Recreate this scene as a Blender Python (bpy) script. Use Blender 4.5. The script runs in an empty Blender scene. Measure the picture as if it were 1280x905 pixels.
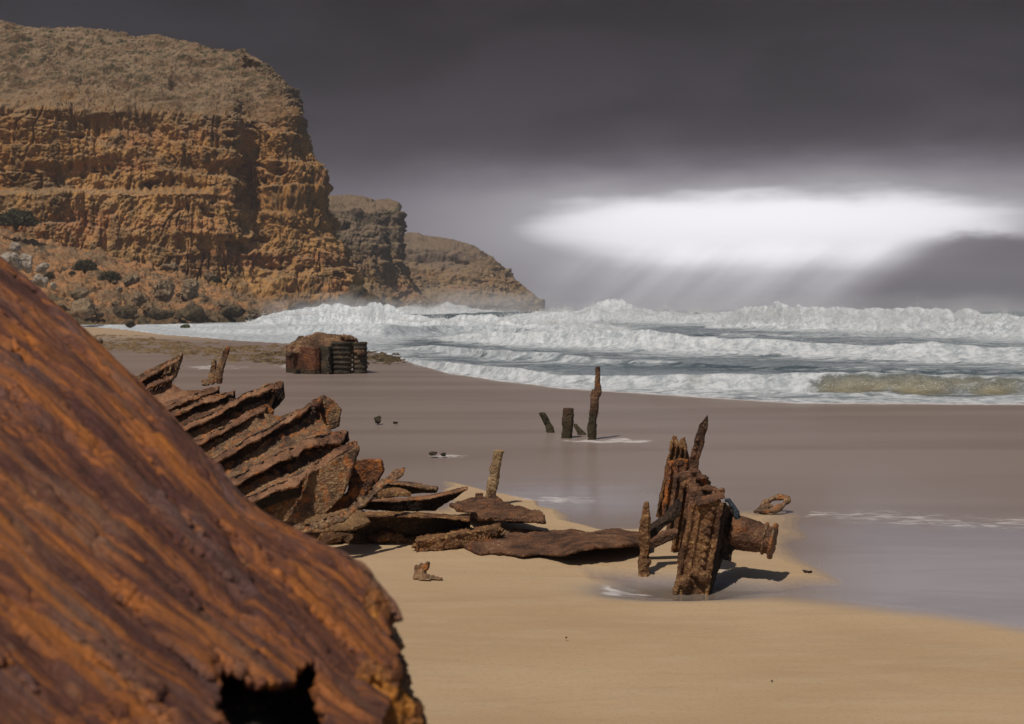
import bpy, bmesh, math, random
import numpy as np
from mathutils import Vector, Matrix
random.seed(7)
rng = np.random.default_rng(11)
C = bpy.context.scene.collection
S = bpy.context.scene
rad = math.radians

# ------------------------------------------------------------------ camera
CAMH, F, CX, HY = 2.5, 1600.0, 640.0, 386.0
cam = bpy.data.cameras.new('camera'); camo = bpy.data.objects.new('camera', cam); C.objects.link(camo)
camo.location = (0, 0, CAMH); camo.rotation_euler = (rad(90), 0, 0)
cam.lens = 45; cam.sensor_width = 36; cam.shift_y = -(452.5 - HY) / 1280.0
cam.clip_start = 0.05; cam.clip_end = 20000
cam.dof.use_dof = True; cam.dof.focus_distance = 14.0; cam.dof.aperture_fstop = 4.5
S.camera = camo
S.view_settings.view_transform = 'Standard'; S.view_settings.look = 'None'
S.view_settings.exposure = -0.1; S.view_settings.gamma = 1.0
S.cycles.max_bounces = 6; S.cycles.volume_bounces = 1
SUN_EL, SHX, SHY = 56.0, 0.50, 0.87          # sun height, and the way shadows fall on the ground

# ------------------------------------------------------------------ node helper
class NT:
    def __init__(s, tree): s.t = tree; s.n = tree.nodes; s.l = tree.links
    def node(s, typ, **kw):
        n = s.n.new(typ)
        for k, v in kw.items(): setattr(n, k, v)
        return n
    def put(s, sock, v):
        if hasattr(v, 'links') or isinstance(v, bpy.types.NodeSocket): s.l.new(v, sock)
        elif isinstance(v, (tuple, list)) and len(v) == 3 and sock.type == 'RGBA': sock.default_value = (*v, 1)
        else: sock.default_value = v
    def m(s, op, a, b=None, c=None, clamp=False):
        n = s.node('ShaderNodeMath', operation=op, use_clamp=clamp)
        s.put(n.inputs[0], a)
        if b is not None: s.put(n.inputs[1], b)
        if c is not None: s.put(n.inputs[2], c)
        return n.outputs[0]
    def ss(s, v, a, b, lo=0.0, hi=1.0):
        n = s.node('ShaderNodeMapRange', interpolation_type='SMOOTHSTEP')
        s.put(n.inputs[0], v); s.put(n.inputs[1], a); s.put(n.inputs[2], b); s.put(n.inputs[3], lo); s.put(n.inputs[4], hi)
        return n.outputs[0]
    def mix(s, f, a, b, bt='MIX'):
        n = s.node('ShaderNodeMix', data_type='RGBA', blend_type=bt)
        s.put(n.inputs[0], f); s.put(n.inputs[6], a); s.put(n.inputs[7], b)
        return n.outputs[2]
    def noise(s, vec, scale, detail=6, rough=0.55, dist=0.0, mus=None):
        n = s.node('ShaderNodeTexNoise')
        if vec is not None: s.l.new(vec, n.inputs['Vector'])
        n.inputs['Scale'].default_value = scale; n.inputs['Detail'].default_value = detail
        n.inputs['Roughness'].default_value = rough; n.inputs['Distortion'].default_value = dist
        return n.outputs[0]
    def vor(s, vec, scale, feature='F1'):
        n = s.node('ShaderNodeTexVoronoi', feature=feature)
        s.l.new(vec, n.inputs['Vector']); n.inputs['Scale'].default_value = scale
        return n.outputs[0]
    def mapv(s, vec, sc=(1, 1, 1), rot=(0, 0, 0), loc=(0, 0, 0)):
        n = s.node('ShaderNodeMapping'); s.l.new(vec, n.inputs[0])
        n.inputs[3].default_value = sc; n.inputs[2].default_value = rot; n.inputs[1].default_value = loc
        return n.outputs[0]
    def sep(s, vec):
        n = s.node('ShaderNodeSeparateXYZ'); s.l.new(vec, n.inputs[0]); return n.outputs
    def attr(s, name):
        n = s.node('ShaderNodeAttribute', attribute_name=name); return n.outputs['Fac']
    def bump(s, h, strength, dist, normal=None):
        n = s.node('ShaderNodeBump'); s.l.new(h, n.inputs['Height'])
        n.inputs['Strength'].default_value = strength; n.inputs['Distance'].default_value = dist
        if normal is not None: s.l.new(normal, n.inputs['Normal'])
        return n.outputs[0]

def newmat(name):
    m = bpy.data.materials.new(name); m.use_nodes = True
    t = NT(m.node_tree); t.n.clear()
    out = t.node('ShaderNodeOutputMaterial'); b = t.node('ShaderNodeBsdfPrincipled')
    t.l.new(b.outputs[0], out.inputs[0]); b.inputs['Specular IOR Level'].default_value = 0.3
    return m, t, b

# ------------------------------------------------------------------ world and sun
w = bpy.data.worlds.new('World'); S.world = w; w.use_nodes = True
t = NT(w.node_tree); t.n.clear()
wo = t.node('ShaderNodeOutputWorld')
dirv = t.node('ShaderNodeTexCoord').outputs['Generated']
X, Y, Z = t.sep(dirv)
sky = t.node('ShaderNodeTexSky', sky_type='NISHITA', sun_disc=False)
sky.sun_elevation = rad(SUN_EL); sky.sun_rotation = math.atan2(-SHX, -SHY)
bgs = t.node('ShaderNodeBackground'); t.l.new(sky.outputs[0], bgs.inputs[0]); bgs.inputs[1].default_value = 0.05
DEG = 57.29578
az0 = t.m('MULTIPLY', t.m('ARCTAN2', X, Y), DEG)
el0 = t.m('MULTIPLY', t.m('ARCSINE', Z), DEG)
comb = t.node('ShaderNodeCombineXYZ'); t.l.new(az0, comb.inputs[0]); t.l.new(el0, comb.inputs[1])
av = comb.outputs[0]
n1 = t.m('SUBTRACT', t.noise(t.mapv(av, (0.05, 0.45, 1)), 1.0, 3, 0.45), 0.5)
n2 = t.m('SUBTRACT', t.noise(t.mapv(av, (0.12, 1.0, 1), loc=(7, 3, 0)), 1.0, 3, 0.5), 0.5)
el = t.m('ADD', el0, t.m('ADD', t.m('MULTIPLY', n1, 0.8), t.m('MULTIPLY', n2, 0.30)))
az = t.m('ADD', az0, t.m('MULTIPLY', n1, 3.0))
mm = t.m
hx = mm('MULTIPLY', az0, 27.9); vy = mm('MULTIPLY', el0, 27.9)          # tenths-of-degree like units, 27.9 to the degree
n3 = mm('SUBTRACT', t.noise(t.mapv(av, (0.22, 0.75, 1), loc=(2, 9, 0)), 1.0, 5, 0.55), 0.5)
vyn = mm('ADD', vy, mm('ADD', mm('MULTIPLY', n1, 34.0), mm('MULTIPLY', n3, 26.0)))
hxn = mm('ADD', hx, mm('MULTIPLY', n2, 90.0))
deck = t.ss(vyn, 118.0, 205.0)
mott = t.noise(t.mapv(av, (0.10, 0.30, 1), rot=(0, 0, rad(14)), loc=(1, 5, 0)), 1.0, 5, 0.5, 0.6)
darkv = mm('MULTIPLY', mm('ADD', 0.030, mm('MULTIPLY', t.ss(vyn, 400.0, 150.0), 0.032)), t.ss(mott, 0.30, 0.70, 0.80, 1.20))
left = t.ss(hx, -260.0, 120.0)
band = mm('MULTIPLY', mm('ADD', 0.15, mm('MULTIPLY', left, 0.12)), t.ss(vy, 0.0, 70.0, 0.92, 1.0))
# soft super-ellipses: the break in the cloud and the glow round it
dx = mm('ABSOLUTE', mm('DIVIDE', mm('SUBTRACT', hxn, 325.0), 258.0)); dyv = mm('SUBTRACT', vyn, 108.0)
dy = mm('ABSOLUTE', mm('DIVIDE', dyv, t.ss(dyv, -20.0, 10.0, 44.0, 26.0)))
r = mm('ADD', mm('POWER', dx, 3.6), mm('POWER', dy, 1.8))
core = t.ss(r, 2.3, 0.25)
gx = mm('DIVIDE', mm('SUBTRACT', hx, 310.0), 370.0); gy = mm('DIVIDE', mm('SUBTRACT', vyn, 100.0), 66.0)
glow = mm('EXPONENT', mm('MULTIPLY', mm('ADD', mm('POWER', mm('ABSOLUTE', gx), 2.4), mm('POWER', mm('ABSOLUTE', gy), 2.0)), -1.0))
# light falling from the gap to the sea in slanting shafts
sx = mm('ADD', hx, mm('MULTIPLY', mm('SUBTRACT', 80.0, vy), 1.1))
sxv = t.node('ShaderNodeCombineXYZ'); t.l.new(mm('MULTIPLY', sx, 0.016), sxv.inputs[0]); t.l.new(mm('MULTIPLY', vy, 0.004), sxv.inputs[1])
shaft = t.ss(t.noise(sxv.outputs[0], 1.0, 3, 0.5), 0.34, 0.66, 0.55, 1.40)
sect = mm('MULTIPLY', mm('MULTIPLY', t.ss(sx, 20.0, 260.0), t.ss(sx, 520.0, 440.0)), mm('MULTIPLY', t.ss(vy, 92.0, 50.0), t.ss(vy, -10.0, 70.0, 0.42, 1.0)))
val = mm('ADD', mm('MULTIPLY', deck, darkv), mm('MULTIPLY', mm('SUBTRACT', 1.0, deck), band))
val = mm('ADD', val, mm('MULTIPLY', glow, 0.34))
val = mm('ADD', val, mm('MULTIPLY', mm('MULTIPLY', sect, shaft), 0.36))
wedge = mm('MULTIPLY', t.ss(mm('ADD', sx, mm('MULTIPLY', n3, 60.0)), 452.0, 540.0), t.ss(mm('ADD', vy, mm('MULTIPLY', n3, 50.0)), 98.0, 72.0))
val = mm('MULTIPLY', val, mm('SUBTRACT', 1.0, mm('MULTIPLY', wedge, 0.66)))
val = mm('ADD', val, mm('MULTIPLY', core, mm('MULTIPLY', 0.62, mm('SUBTRACT', 1.0, mm('MULTIPLY', wedge, 0.8)))))
tint = t.mix(t.ss(val, 0.05, 0.55), (0.91, 0.80, 0.97), (0.97, 0.95, 1.0))
tint = t.mix(t.ss(az0, -4.0, -16.0, 0.0, 0.6), tint, (0.84, 0.84, 1.06))
cloud = t.node('ShaderNodeBackground')
sc = t.node('ShaderNodeVectorMath', operation='SCALE'); t.l.new(tint, sc.inputs[0]); t.l.new(val, sc.inputs[3])
t.l.new(sc.outputs[0], cloud.inputs[0])
wt = t.m('MAXIMUM', t.ss(el0, 26.0, 58.0), t.ss(t.m('ABSOLUTE', az0), 55.0, 110.0))
ms = t.node('ShaderNodeMixShader'); t.l.new(wt, ms.inputs[0]); t.l.new(cloud.outputs[0], ms.inputs[1]); t.l.new(bgs.outputs[0], ms.inputs[2])
t.l.new(ms.outputs[0], wo.inputs[0])

sl = bpy.data.lights.new('sun', 'SUN'); so = bpy.data.objects.new('sun', sl); C.objects.link(so)
sl.energy = 3.5; sl.angle = rad(0.53); sl.color = (1.0, 0.92, 0.79)
k = math.cos(rad(SUN_EL)) / math.hypot(SHX, SHY)
so.rotation_euler = Vector((SHX * k, SHY * k, -math.sin(rad(SUN_EL)))).to_track_quat('-Z', 'Y').to_euler()

# ------------------------------------------------------------------ maths
def P(px, py, d): return np.array([(px - CX) / F * d, d, CAMH - (py - HY) / F * d])
def G(px, py, z=0.0):
    d = (CAMH - z) * F / (py - HY); return np.array([(px - CX) / F * d, d, z])
_perm = np.concatenate([rng.permutation(256)] * 3).astype(np.int64)
_g = rng.normal(size=(256, 3)); _g /= np.linalg.norm(_g, axis=1)[:, None]; _g = _g.astype(np.float32)
def pn(p):
    p = np.asarray(p, dtype=np.float64); i = np.floor(p).astype(np.int64); f = (p - i).astype(np.float32); i &= 255
    u = f * f * f * (f * (f * 6 - 15) + 10)
    out = 0
    for a in (0, 1):
        wx = u[:, 0] if a else 1 - u[:, 0]; h1 = _perm[i[:, 0] + a]
        for b in (0, 1):
            wy = u[:, 1] if b else 1 - u[:, 1]; h2 = _perm[h1 + i[:, 1] + b]
            for c in (0, 1):
                wz = u[:, 2] if c else 1 - u[:, 2]; g = _g[_perm[h2 + i[:, 2] + c]]
                out = out + wx * wy * wz * (g[:, 0] * (f[:, 0] - a) + g[:, 1] * (f[:, 1] - b) + g[:, 2] * (f[:, 2] - c))
    return out * 1.6
def fbm(p, o=4, g=0.5, l=2.03):
    p = np.asarray(p, dtype=np.float64); s = 0; a = 1.0; tot = 0
    for k in range(o): s = s + a * pn(p * l ** k + 17.3 * k); tot += a; a *= g
    return s / tot
def bil(p, o=3, g=0.5):                      # billowy 0..1
    p = np.asarray(p, dtype=np.float64); s = 0; a = 1.0; tot = 0
    for k in range(o): s = s + a * np.abs(pn(p * 2.1 ** k + 9.1 * k)); tot += a; a *= g
    return s / tot
def sst(x, a, b):
    v = np.clip((x - a) / (b - a), 0, 1); return v * v * (3 - 2 * v)
def V3(a, b, c=0): return np.stack(np.broadcast_arrays(a, b, c), -1).reshape(-1, 3).astype(np.float64)

# ------------------------------------------------------------------ objects
def link(name, me, parent=None, mat=None, smooth=True):
    o = bpy.data.objects.new(name, me); C.objects.link(o)
    if mat is not None and not me.materials: me.materials.append(mat)
    if smooth: me.polygons.foreach_set('use_smooth', np.ones(len(me.polygons), dtype=bool))
    if parent is not None: o.parent = parent; o.matrix_parent_inverse = Matrix.Translation(-parent.location)
    return o
def tag(o, label, cat, group=None, kind=None):
    if label: o['label'] = label
    if cat: o['category'] = cat
    if group: o['group'] = group
    if kind: o['kind'] = kind
    return o
def thing(name, loc, label, cat, group=None):
    o = bpy.data.objects.new(name, None); C.objects.link(o); o.location = tuple(loc); o.empty_display_size = 0.3
    return tag(o, label, cat, group)
def gridmesh(name, V, mat, parent=None, attrs=None, keep=None, uv=None):
    r, c = V.shape[:2]; me = bpy.data.meshes.new(name)
    idx = np.arange(r * c).reshape(r, c)
    q = np.stack([idx[:-1, :-1], idx[:-1, 1:], idx[1:, 1:], idx[1:, :-1]], -1).reshape(-1, 4)
    if keep is not None: q = q[keep.reshape(-1)]
    me.vertices.add(r * c); me.vertices.foreach_set('co', V.reshape(-1).astype(np.float32))
    me.loops.add(q.size); me.loops.foreach_set('vertex_index', q.reshape(-1).astype(np.int32))
    me.polygons.add(len(q)); me.polygons.foreach_set('loop_start', np.arange(0, q.size, 4, dtype=np.int32))
    me.polygons.foreach_set('loop_total', np.full(len(q), 4, dtype=np.int32))
    me.update(calc_edges=True)
    for k, a in (attrs or {}).items():
        at = me.attributes.new(k, 'FLOAT', 'POINT'); at.data.foreach_set('value', a.reshape(-1).astype(np.float32))
    if uv is not None:
        l = me.uv_layers.new(name='flow'); l.data.foreach_set('uv', uv.reshape(-1, 2)[q.reshape(-1)].reshape(-1).astype(np.float32))
    return link(name, me, parent, mat)
def gnorm(V):
    a = np.gradient(V, axis=1); b = np.gradient(V, axis=0); n = np.cross(a, b)
    return n / (np.linalg.norm(n, axis=-1, keepdims=True) + 1e-9)
def resample(A, n, axis, smooth):
    A = np.moveaxis(A, axis, 0); m = len(A); x = np.linspace(0, m - 1, n); i = np.clip(x.astype(int), 0, m - 2); f = (x - i)[:, None, None]
    p1, p2 = A[i], A[i + 1]
    if smooth:
        p0 = A[np.maximum(i - 1, 0)]; p3 = A[np.minimum(i + 2, m - 1)]
        R = 0.5 * ((2 * p1) + (-p0 + p2) * f + (2 * p0 - 5 * p1 + 4 * p2 - p3) * f ** 2 + (-p0 + 3 * p1 - 3 * p2 + p3) * f ** 3)
    else: R = p1 * (1 - f) + p2 * f
    return np.moveaxis(R, 0, axis)
def param_resample(A, axis, counts, smooth=False):
    """resample between control rows with a given number of steps for each span"""
    A = np.moveaxis(A, axis, 0); xs = [0.0]
    for i, c in enumerate(counts): xs += list(i + np.arange(1, c + 1) / c)
    x = np.array(xs); m = len(A); i = np.clip(x.astype(int), 0, m - 2); f = (x - i)[:, None, None]
    p1, p2 = A[i], A[i + 1]
    if smooth:
        p0 = A[np.maximum(i - 1, 0)]; p3 = A[np.minimum(i + 2, m - 1)]
        R = 0.5 * ((2 * p1) + (-p0 + p2) * f + (2 * p0 - 5 * p1 + 4 * p2 - p3) * f ** 2 + (-p0 + 3 * p1 - 3 * p2 + p3) * f ** 3)
    else: R = p1 * (1 - f) + p2 * f
    return np.moveaxis(R, 0, axis)

# --- solid pieces: rough primitives -> voxel remesh -> corroded by noise
def slab(bm, pts, tv):
    """closed prism: polygon pts, thickness vector tv (both sides)"""
    tv = np.array(tv); n = len(pts)
    a = [bm.verts.new(tuple(np.array(p) - tv / 2)) for p in pts]; b = [bm.verts.new(tuple(np.array(p) + tv / 2)) for p in pts]
    bm.faces.new(a[::-1]); bm.faces.new(b)
    for i in range(n): bm.faces.new((a[i], a[(i + 1) % n], b[(i + 1) % n], b[i]))
def beam(bm, pts, wv, tv, taper=None):
    """swept rectangular section along pts; wv, tv full width / thickness vectors"""
    wv = np.array(wv, float); tv = np.array(tv, float); rings = []
    for i, p in enumerate(pts):
        s = 1.0 if taper is None else taper[i]
        rings.append([bm.verts.new(tuple(np.array(p) + s * (a * wv / 2) + b * tv / 2)) for a, b in ((-1, -1), (1, -1), (1, 1), (-1, 1))])
    for r0, r1 in zip(rings, rings[1:]):
        for j in range(4): bm.faces.new((r0[j], r0[(j + 1) % 4], r1[(j + 1) % 4], r1[j]))
    bm.faces.new(rings[0][::-1]); bm.faces.new(rings[-1])
def tube(bm, pts, rs, n=14, flat=1.0):
    pts = [np.array(p, float) for p in pts]; rings = []
    for i, p in enumerate(pts):
        d = pts[min(i + 1, len(pts) - 1)] - pts[max(i - 1, 0)]; d /= np.linalg.norm(d) + 1e-9
        u = np.cross(d, (0.13, 0.2, 1.0)) if abs(d[2]) < 0.9 else np.cross(d, (0.1, 1.0, 0.1)); u /= np.linalg.norm(u); v = np.cross(d, u)
        r = rs[i] if hasattr(rs, '__len__') else rs
        rings.append([bm.verts.new(tuple(p + r * (math.cos(2 * math.pi * j / n) * u + flat * math.sin(2 * math.pi * j / n) * v))) for j in range(n)])
    for r0, r1 in zip(rings, rings[1:]):
        for j in range(n): bm.faces.new((r0[j], r0[(j + 1) % n], r1[(j + 1) % n], r1[j]))
    bm.faces.new(rings[0][::-1]); bm.faces.new(rings[-1])
def lump(bm, p, r, sq=(1, 1, 1), sub=2):
    m = Matrix.Translation(tuple(p)) @ Matrix.Diagonal((r * sq[0], r * sq[1], r * sq[2], 1))
    bmesh.ops.create_icosphere(bm, subdivisions=sub, radius=1.0, matrix=m)
_seed = [0]
def corrode(name, bm, mat, parent=None, voxel=0.012, amp=0.02, fr=6.0, grit=0.006, ridge=None, flake=0.0, loc=None):
    bmesh.ops.recalc_face_normals(bm, faces=bm.faces[:])
    me = bpy.data.meshes.new(name + '_src'); bm.to_mesh(me); bm.free()
    o = bpy.data.objects.new(name + '_src', me); C.objects.link(o)
    md = o.modifiers.new('r', 'REMESH'); md.mode = 'VOXEL'; md.voxel_size = voxel; md.use_smooth_shade = True
    dg = bpy.context.evaluated_depsgraph_get(); dg.update()
    ev = o.evaluated_get(dg); nm = bpy.data.meshes.new_from_object(ev); nm.name = name
    bpy.data.objects.remove(o); bpy.data.meshes.remove(me)
    n = len(nm.vertices); co = np.empty(n * 3, np.float32); nm.vertices.foreach_get('co', co); co = co.reshape(-1, 3).astype(np.float64)
    no = np.empty(n * 3, np.float32); nm.vertices.foreach_get('normal', no); no = no.reshape(-1, 3)
    _seed[0] += 1; sd = _seed[0] * 3.71
    d = amp * fbm(co * fr + sd, 4) + grit * (bil(co * fr * 7 + sd, 2) - 0.35) * 2
    if flake: d = d - flake * sst(fbm(co * fr * 1.6 + sd + 5, 3), 0.05, 0.25)
    if ridge is not None: d = d + ridge[1] * np.sin(co @ np.array(ridge[0]) + 2 * fbm(co * 2, 2))
    co = co + no * d[:, None]
    if loc is not None:
        loc = np.array(loc); co = co - loc
    nm.vertices.foreach_set('co', co.reshape(-1).astype(np.float32)); nm.update(); nm.materials.clear()
    ob = link(name, nm, parent, mat)
    if loc is not None: ob.location = tuple(loc)
    return ob

# ------------------------------------------------------------------ materials
def rust_mat(name, dark=(0.035, 0.018, 0.012), mid=(0.135, 0.062, 0.034), orange=(0.40, 0.125, 0.022), crust=(0.30, 0.20, 0.115),
             f=1.0, orange_amt=0.5, crust_amt=0.4, weed=None, weed_z=(0, 1)):
    m, t, b = newmat(name)
    g = t.node('ShaderNodeNewGeometry'); pos = g.outputs['Position']
    a = t.noise(pos, 3.2 * f, 7, 0.62, 0.4); c = t.noise(t.mapv(pos, loc=(5, 2, 8)), 7.5 * f, 6, 0.6, 0.3)
    e = t.noise(t.mapv(pos, loc=(1, 9, 3)), 26 * f, 5, 0.65)
    col = t.mix(t.ss(a, 0.36, 0.62), dark, mid)
    col = t.mix(t.ss(c, 0.66 - 0.22 * orange_amt, 0.80 - 0.18 * orange_amt), col, orange)
    col = t.mix(t.m('MULTIPLY', t.ss(e, 0.50, 0.62), t.ss(a, 0.62 - 0.3 * crust_amt, 0.70 - 0.1 * crust_amt)), col, crust)
    col = t.mix(t.ss(t.vor(pos, 34 * f), 0.28, 0.10, 0.0, 0.55), col, crust)
    col = t.mix(t.ss(t.noise(pos, 60 * f, 3), 0.42, 0.6, 0.35, 0.0), col, dark)
    if weed:
        z = t.sep(pos)[2]
        wz = t.m('ADD', z, t.m('MULTIPLY', t.m('SUBTRACT', c, 0.5), 0.5 * (weed_z[1] - weed_z[0]) + 0.25))
        col = t.mix(t.ss(wz, weed_z[1], weed_z[0], 0.0, 0.85), col, weed)
    t.put(b.inputs['Base Color'], col); b.inputs['Roughness'].default_value = 0.78
    h = t.m('ADD', t.m('MULTIPLY', a, 1.0), t.m('ADD', t.m('MULTIPLY', e, 0.5), t.m('MULTIPLY', t.vor(pos, 40 * f), 0.35)))
    t.put(b.inputs['Normal'], t.bump(h, 0.9, 0.03 / f))
    return m
M_rust = rust_mat('corroded_iron', dark=(0.045, 0.022, 0.013), mid=(0.17, 0.076, 0.038), orange=(0.30, 0.095, 0.020), orange_amt=0.35)
M_rust_or = rust_mat('orange_rust', mid=(0.17, 0.06, 0.025), orange_amt=0.85)
M_rust_gr = rust_mat('grey_encrusted_iron', dark=(0.06, 0.035, 0.024), mid=(0.22, 0.120, 0.062), crust=(0.38, 0.25, 0.13), orange=(0.36, 0.12, 0.028), orange_amt=0.75, crust_amt=0.9)
M_rust_pk = rust_mat('pinkish_scaled_iron', dark=(0.10, 0.046, 0.027), mid=(0.29, 0.145, 0.074), crust=(0.38, 0.23, 0.14), orange=(0.36, 0.12, 0.03), orange_amt=0.55, crust_amt=0.4)
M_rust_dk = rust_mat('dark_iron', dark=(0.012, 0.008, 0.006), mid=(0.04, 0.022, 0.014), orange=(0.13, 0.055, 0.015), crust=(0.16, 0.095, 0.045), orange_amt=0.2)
M_tan = rust_mat('tan_scaled_iron', dark=(0.14, 0.075, 0.035), mid=(0.24, 0.135, 0.06), orange=(0.32, 0.16, 0.05), crust=(0.40, 0.27, 0.14), orange_amt=0.4, crust_amt=0.5)
M_yel = rust_mat('yellow_brown_crusted_iron', dark=(0.06, 0.026, 0.012), mid=(0.20, 0.092, 0.038), orange=(0.30, 0.12, 0.03), crust=(0.40, 0.25, 0.10), crust_amt=0.75, orange_amt=0.45)
M_pale = rust_mat('pale_post', dark=(0.13, 0.07, 0.035), mid=(0.34, 0.23, 0.12), orange=(0.28, 0.13, 0.04), crust=(0.48, 0.36, 0.21), crust_amt=0.8, orange_amt=0.3)
M_weed = rust_mat('weedy_iron', weed=(0.034, 0.029, 0.014), weed_z=(0.15, 0.85), crust=(0.30, 0.2, 0.09), f=0.7)
M_boil = rust_mat('boiler_red_rust', dark=(0.04, 0.016, 0.010), mid=(0.12, 0.040, 0.018), orange=(0.20, 0.07, 0.02), weed=(0.035, 0.03, 0.016), weed_z=(0.0, 0.3), crust=(0.2, 0.1, 0.05), crust_amt=0.2, f=0.35)
M_boilt = rust_mat('boiler_crust', dark=(0.05, 0.025, 0.014), mid=(0.22, 0.115, 0.058), orange=(0.30, 0.15, 0.06), crust=(0.36, 0.25, 0.14), crust_amt=0.6, f=0.35)
M_flue = rust_mat('boiler_flue', dark=(0.02, 0.015, 0.01), mid=(0.05, 0.038, 0.024), orange=(0.15, 0.07, 0.025), crust=(0.26, 0.2, 0.13), crust_amt=0.3, f=0.35)
M_weedall = rust_mat('weedy_stone', dark=(0.024, 0.019, 0.011), mid=(0.075, 0.055, 0.030), orange=(0.11, 0.085, 0.035), crust=(0.16, 0.13, 0.07), f=0.6)

def rock_mat(name, c1, c2, c3, f=0.5, bump=0.4):
    m, t, b = newmat(name)
    g = t.node('ShaderNodeNewGeometry'); pos = g.outputs['Position']
    a = t.noise(pos, f, 8, 0.62, 0.3); c = t.noise(t.mapv(pos, loc=(5, 2, 8)), f * 4, 6, 0.65)
    col = t.mix(t.ss(a, 0.36, 0.62), c1, c2); col = t.mix(t.ss(c, 0.48, 0.64), col, c3)
    t.put(b.inputs['Base Color'], col); b.inputs['Roughness'].default_value = 0.9
    t.put(b.inputs['Normal'], t.bump(t.m('ADD', a, t.m('MULTIPLY', c, 0.5)), 0.9, bump))
    return m
M_bould = rock_mat('limestone_boulder', (0.085, 0.055, 0.032), (0.19, 0.13, 0.08), (0.30, 0.22, 0.14))
M_bpale = rock_mat('pale_limestone', (0.18, 0.14, 0.11), (0.33, 0.28, 0.23), (0.42, 0.37, 0.31))
M_bdark = rock_mat('dark_shore_rock', (0.035, 0.025, 0.015), (0.085, 0.06, 0.032), (0.13, 0.095, 0.055))
M_moss = rock_mat('mossy_rock', (0.02, 0.02, 0.008), (0.05, 0.06, 0.015), (0.08, 0.085, 0.025), f=0.8, bump=0.1)
M_scrub = rock_mat('saltbush_foliage', (0.03, 0.03, 0.016), (0.06, 0.055, 0.03), (0.09, 0.082, 0.048), f=0.9)

def cliff_mat(name, zt, orange=1.0, f=1.0, grey=0.0):
    """zt = (height of the wall's upper edge); strata, stains and scrub of a limestone sea cliff"""
    m, t, b = newmat(name)
    g = t.node('ShaderNodeNewGeometry'); pos = g.outputs['Position']; z = t.sep(pos)[2]; nz = t.sep(g.outputs['Normal'])[2]
    A = t.noise(pos, 0.045 * f, 8, 0.6, 0.3); B = t.noise(t.mapv(pos, loc=(50, 20, 8)), 0.22 * f, 7, 0.65, 0.3)
    Cn = t.noise(pos, 1.1 * f, 6, 0.7)
    fl = t.noise(t.mapv(pos, (0.5, 0.5, 0.05)), 1.0 * f, 6, 0.65, 0.4)          # vertical stains
    st = t.noise(t.mapv(pos, (0.025, 0.025, 0.22)), 1.0, 5, 0.6)                 # strata
    ochre = t.mix(t.ss(A, 0.38, 0.62), (0.32 * orange, 0.157 * orange ** .4, 0.050), (0.45 * orange, 0.243 * orange ** .4, 0.090))
    red = t.ss(t.m('ADD', t.m('MULTIPLY', st, 0.6), t.m('MULTIPLY', A, 0.5)), 0.55, 0.66)
    wall = t.mix(t.m('MULTIPLY', red, 0.55), ochre, (0.34, 0.118, 0.058))
    wall = t.mix(t.ss(fl, 0.50, 0.60, 0.0, 0.8), wall, (0.125, 0.075, 0.035))
    wall = t.mix(t.ss(B, 0.52, 0.66, 0.0, 0.6), wall, (0.20, 0.125, 0.062))
    wall = t.mix(t.ss(Cn, 0.50, 0.66, 0.0, 0.35), wall, (0.50, 0.31, 0.155))
    wall = t.mix(t.ss(t.noise(t.mapv(pos, (1, 1, .6), loc=(30, 7, 2)), 0.11 * f, 8, 0.72, 0.6), 0.52, 0.60, 0.0, 0.6), wall, (0.135, 0.092, 0.050))
    top = t.mix(t.ss(B, 0.42, 0.60), (0.155, 0.094, 0.054), (0.275, 0.182, 0.112))
    top = t.mix(t.ss(Cn, 0.48, 0.58, 0.0, 0.75), top, (0.085, 0.056, 0.034))
    top = t.mix(t.ss(st, 0.55, 0.62, 0.0, 0.4), top, (0.36, 0.26, 0.17))
    if zt < 40: top = t.mix(0.5, top, (0.105, 0.083, 0.070))
    scr = t.noise(t.mapv(pos, (1, 1, 1.6), loc=(9, 4, 1)), 0.28 * f, 8, 0.75, 0.5)
    hz = t.ss(z, zt, zt * (1.55 if zt > 40 else 1.25))
    top = t.mix(t.m('MULTIPLY', t.ss(scr, 0.50, 0.56), t.m('ADD', 0.35 if zt > 40 else 0.55, t.m('MULTIPLY', hz, 0.4 if zt < 40 else 0.6))), top, (0.055, 0.052, 0.028))
    zz = t.m('ADD', z, t.m('ADD', t.m('MULTIPLY', t.m('SUBTRACT', A, 0.5), 26.0), t.m('MULTIPLY', t.m('SUBTRACT', B, 0.5), 9.0)))
    col = t.mix(t.ss(zz, zt - 7.0, zt + 9.0), wall, top)
    # ledges carry rubble, the foot is dark and wet
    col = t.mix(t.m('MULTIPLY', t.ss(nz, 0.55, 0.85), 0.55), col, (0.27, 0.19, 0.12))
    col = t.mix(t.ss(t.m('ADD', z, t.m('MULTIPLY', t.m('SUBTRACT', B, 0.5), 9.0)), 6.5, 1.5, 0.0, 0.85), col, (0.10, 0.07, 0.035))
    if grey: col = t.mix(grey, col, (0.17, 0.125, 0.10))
    t.put(b.inputs['Base Color'], col); b.inputs['Roughness'].default_value = 0.95; b.inputs['Specular IOR Level'].default_value = 0.1
    h = t.m('ADD', t.m('ADD', B, t.m('MULTIPLY', Cn, 0.22)), t.m('MULTIPLY', fl, 0.6))
    t.put(b.inputs['Normal'], t.bump(h, 0.9, 1.3 / f))
    return m

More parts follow.
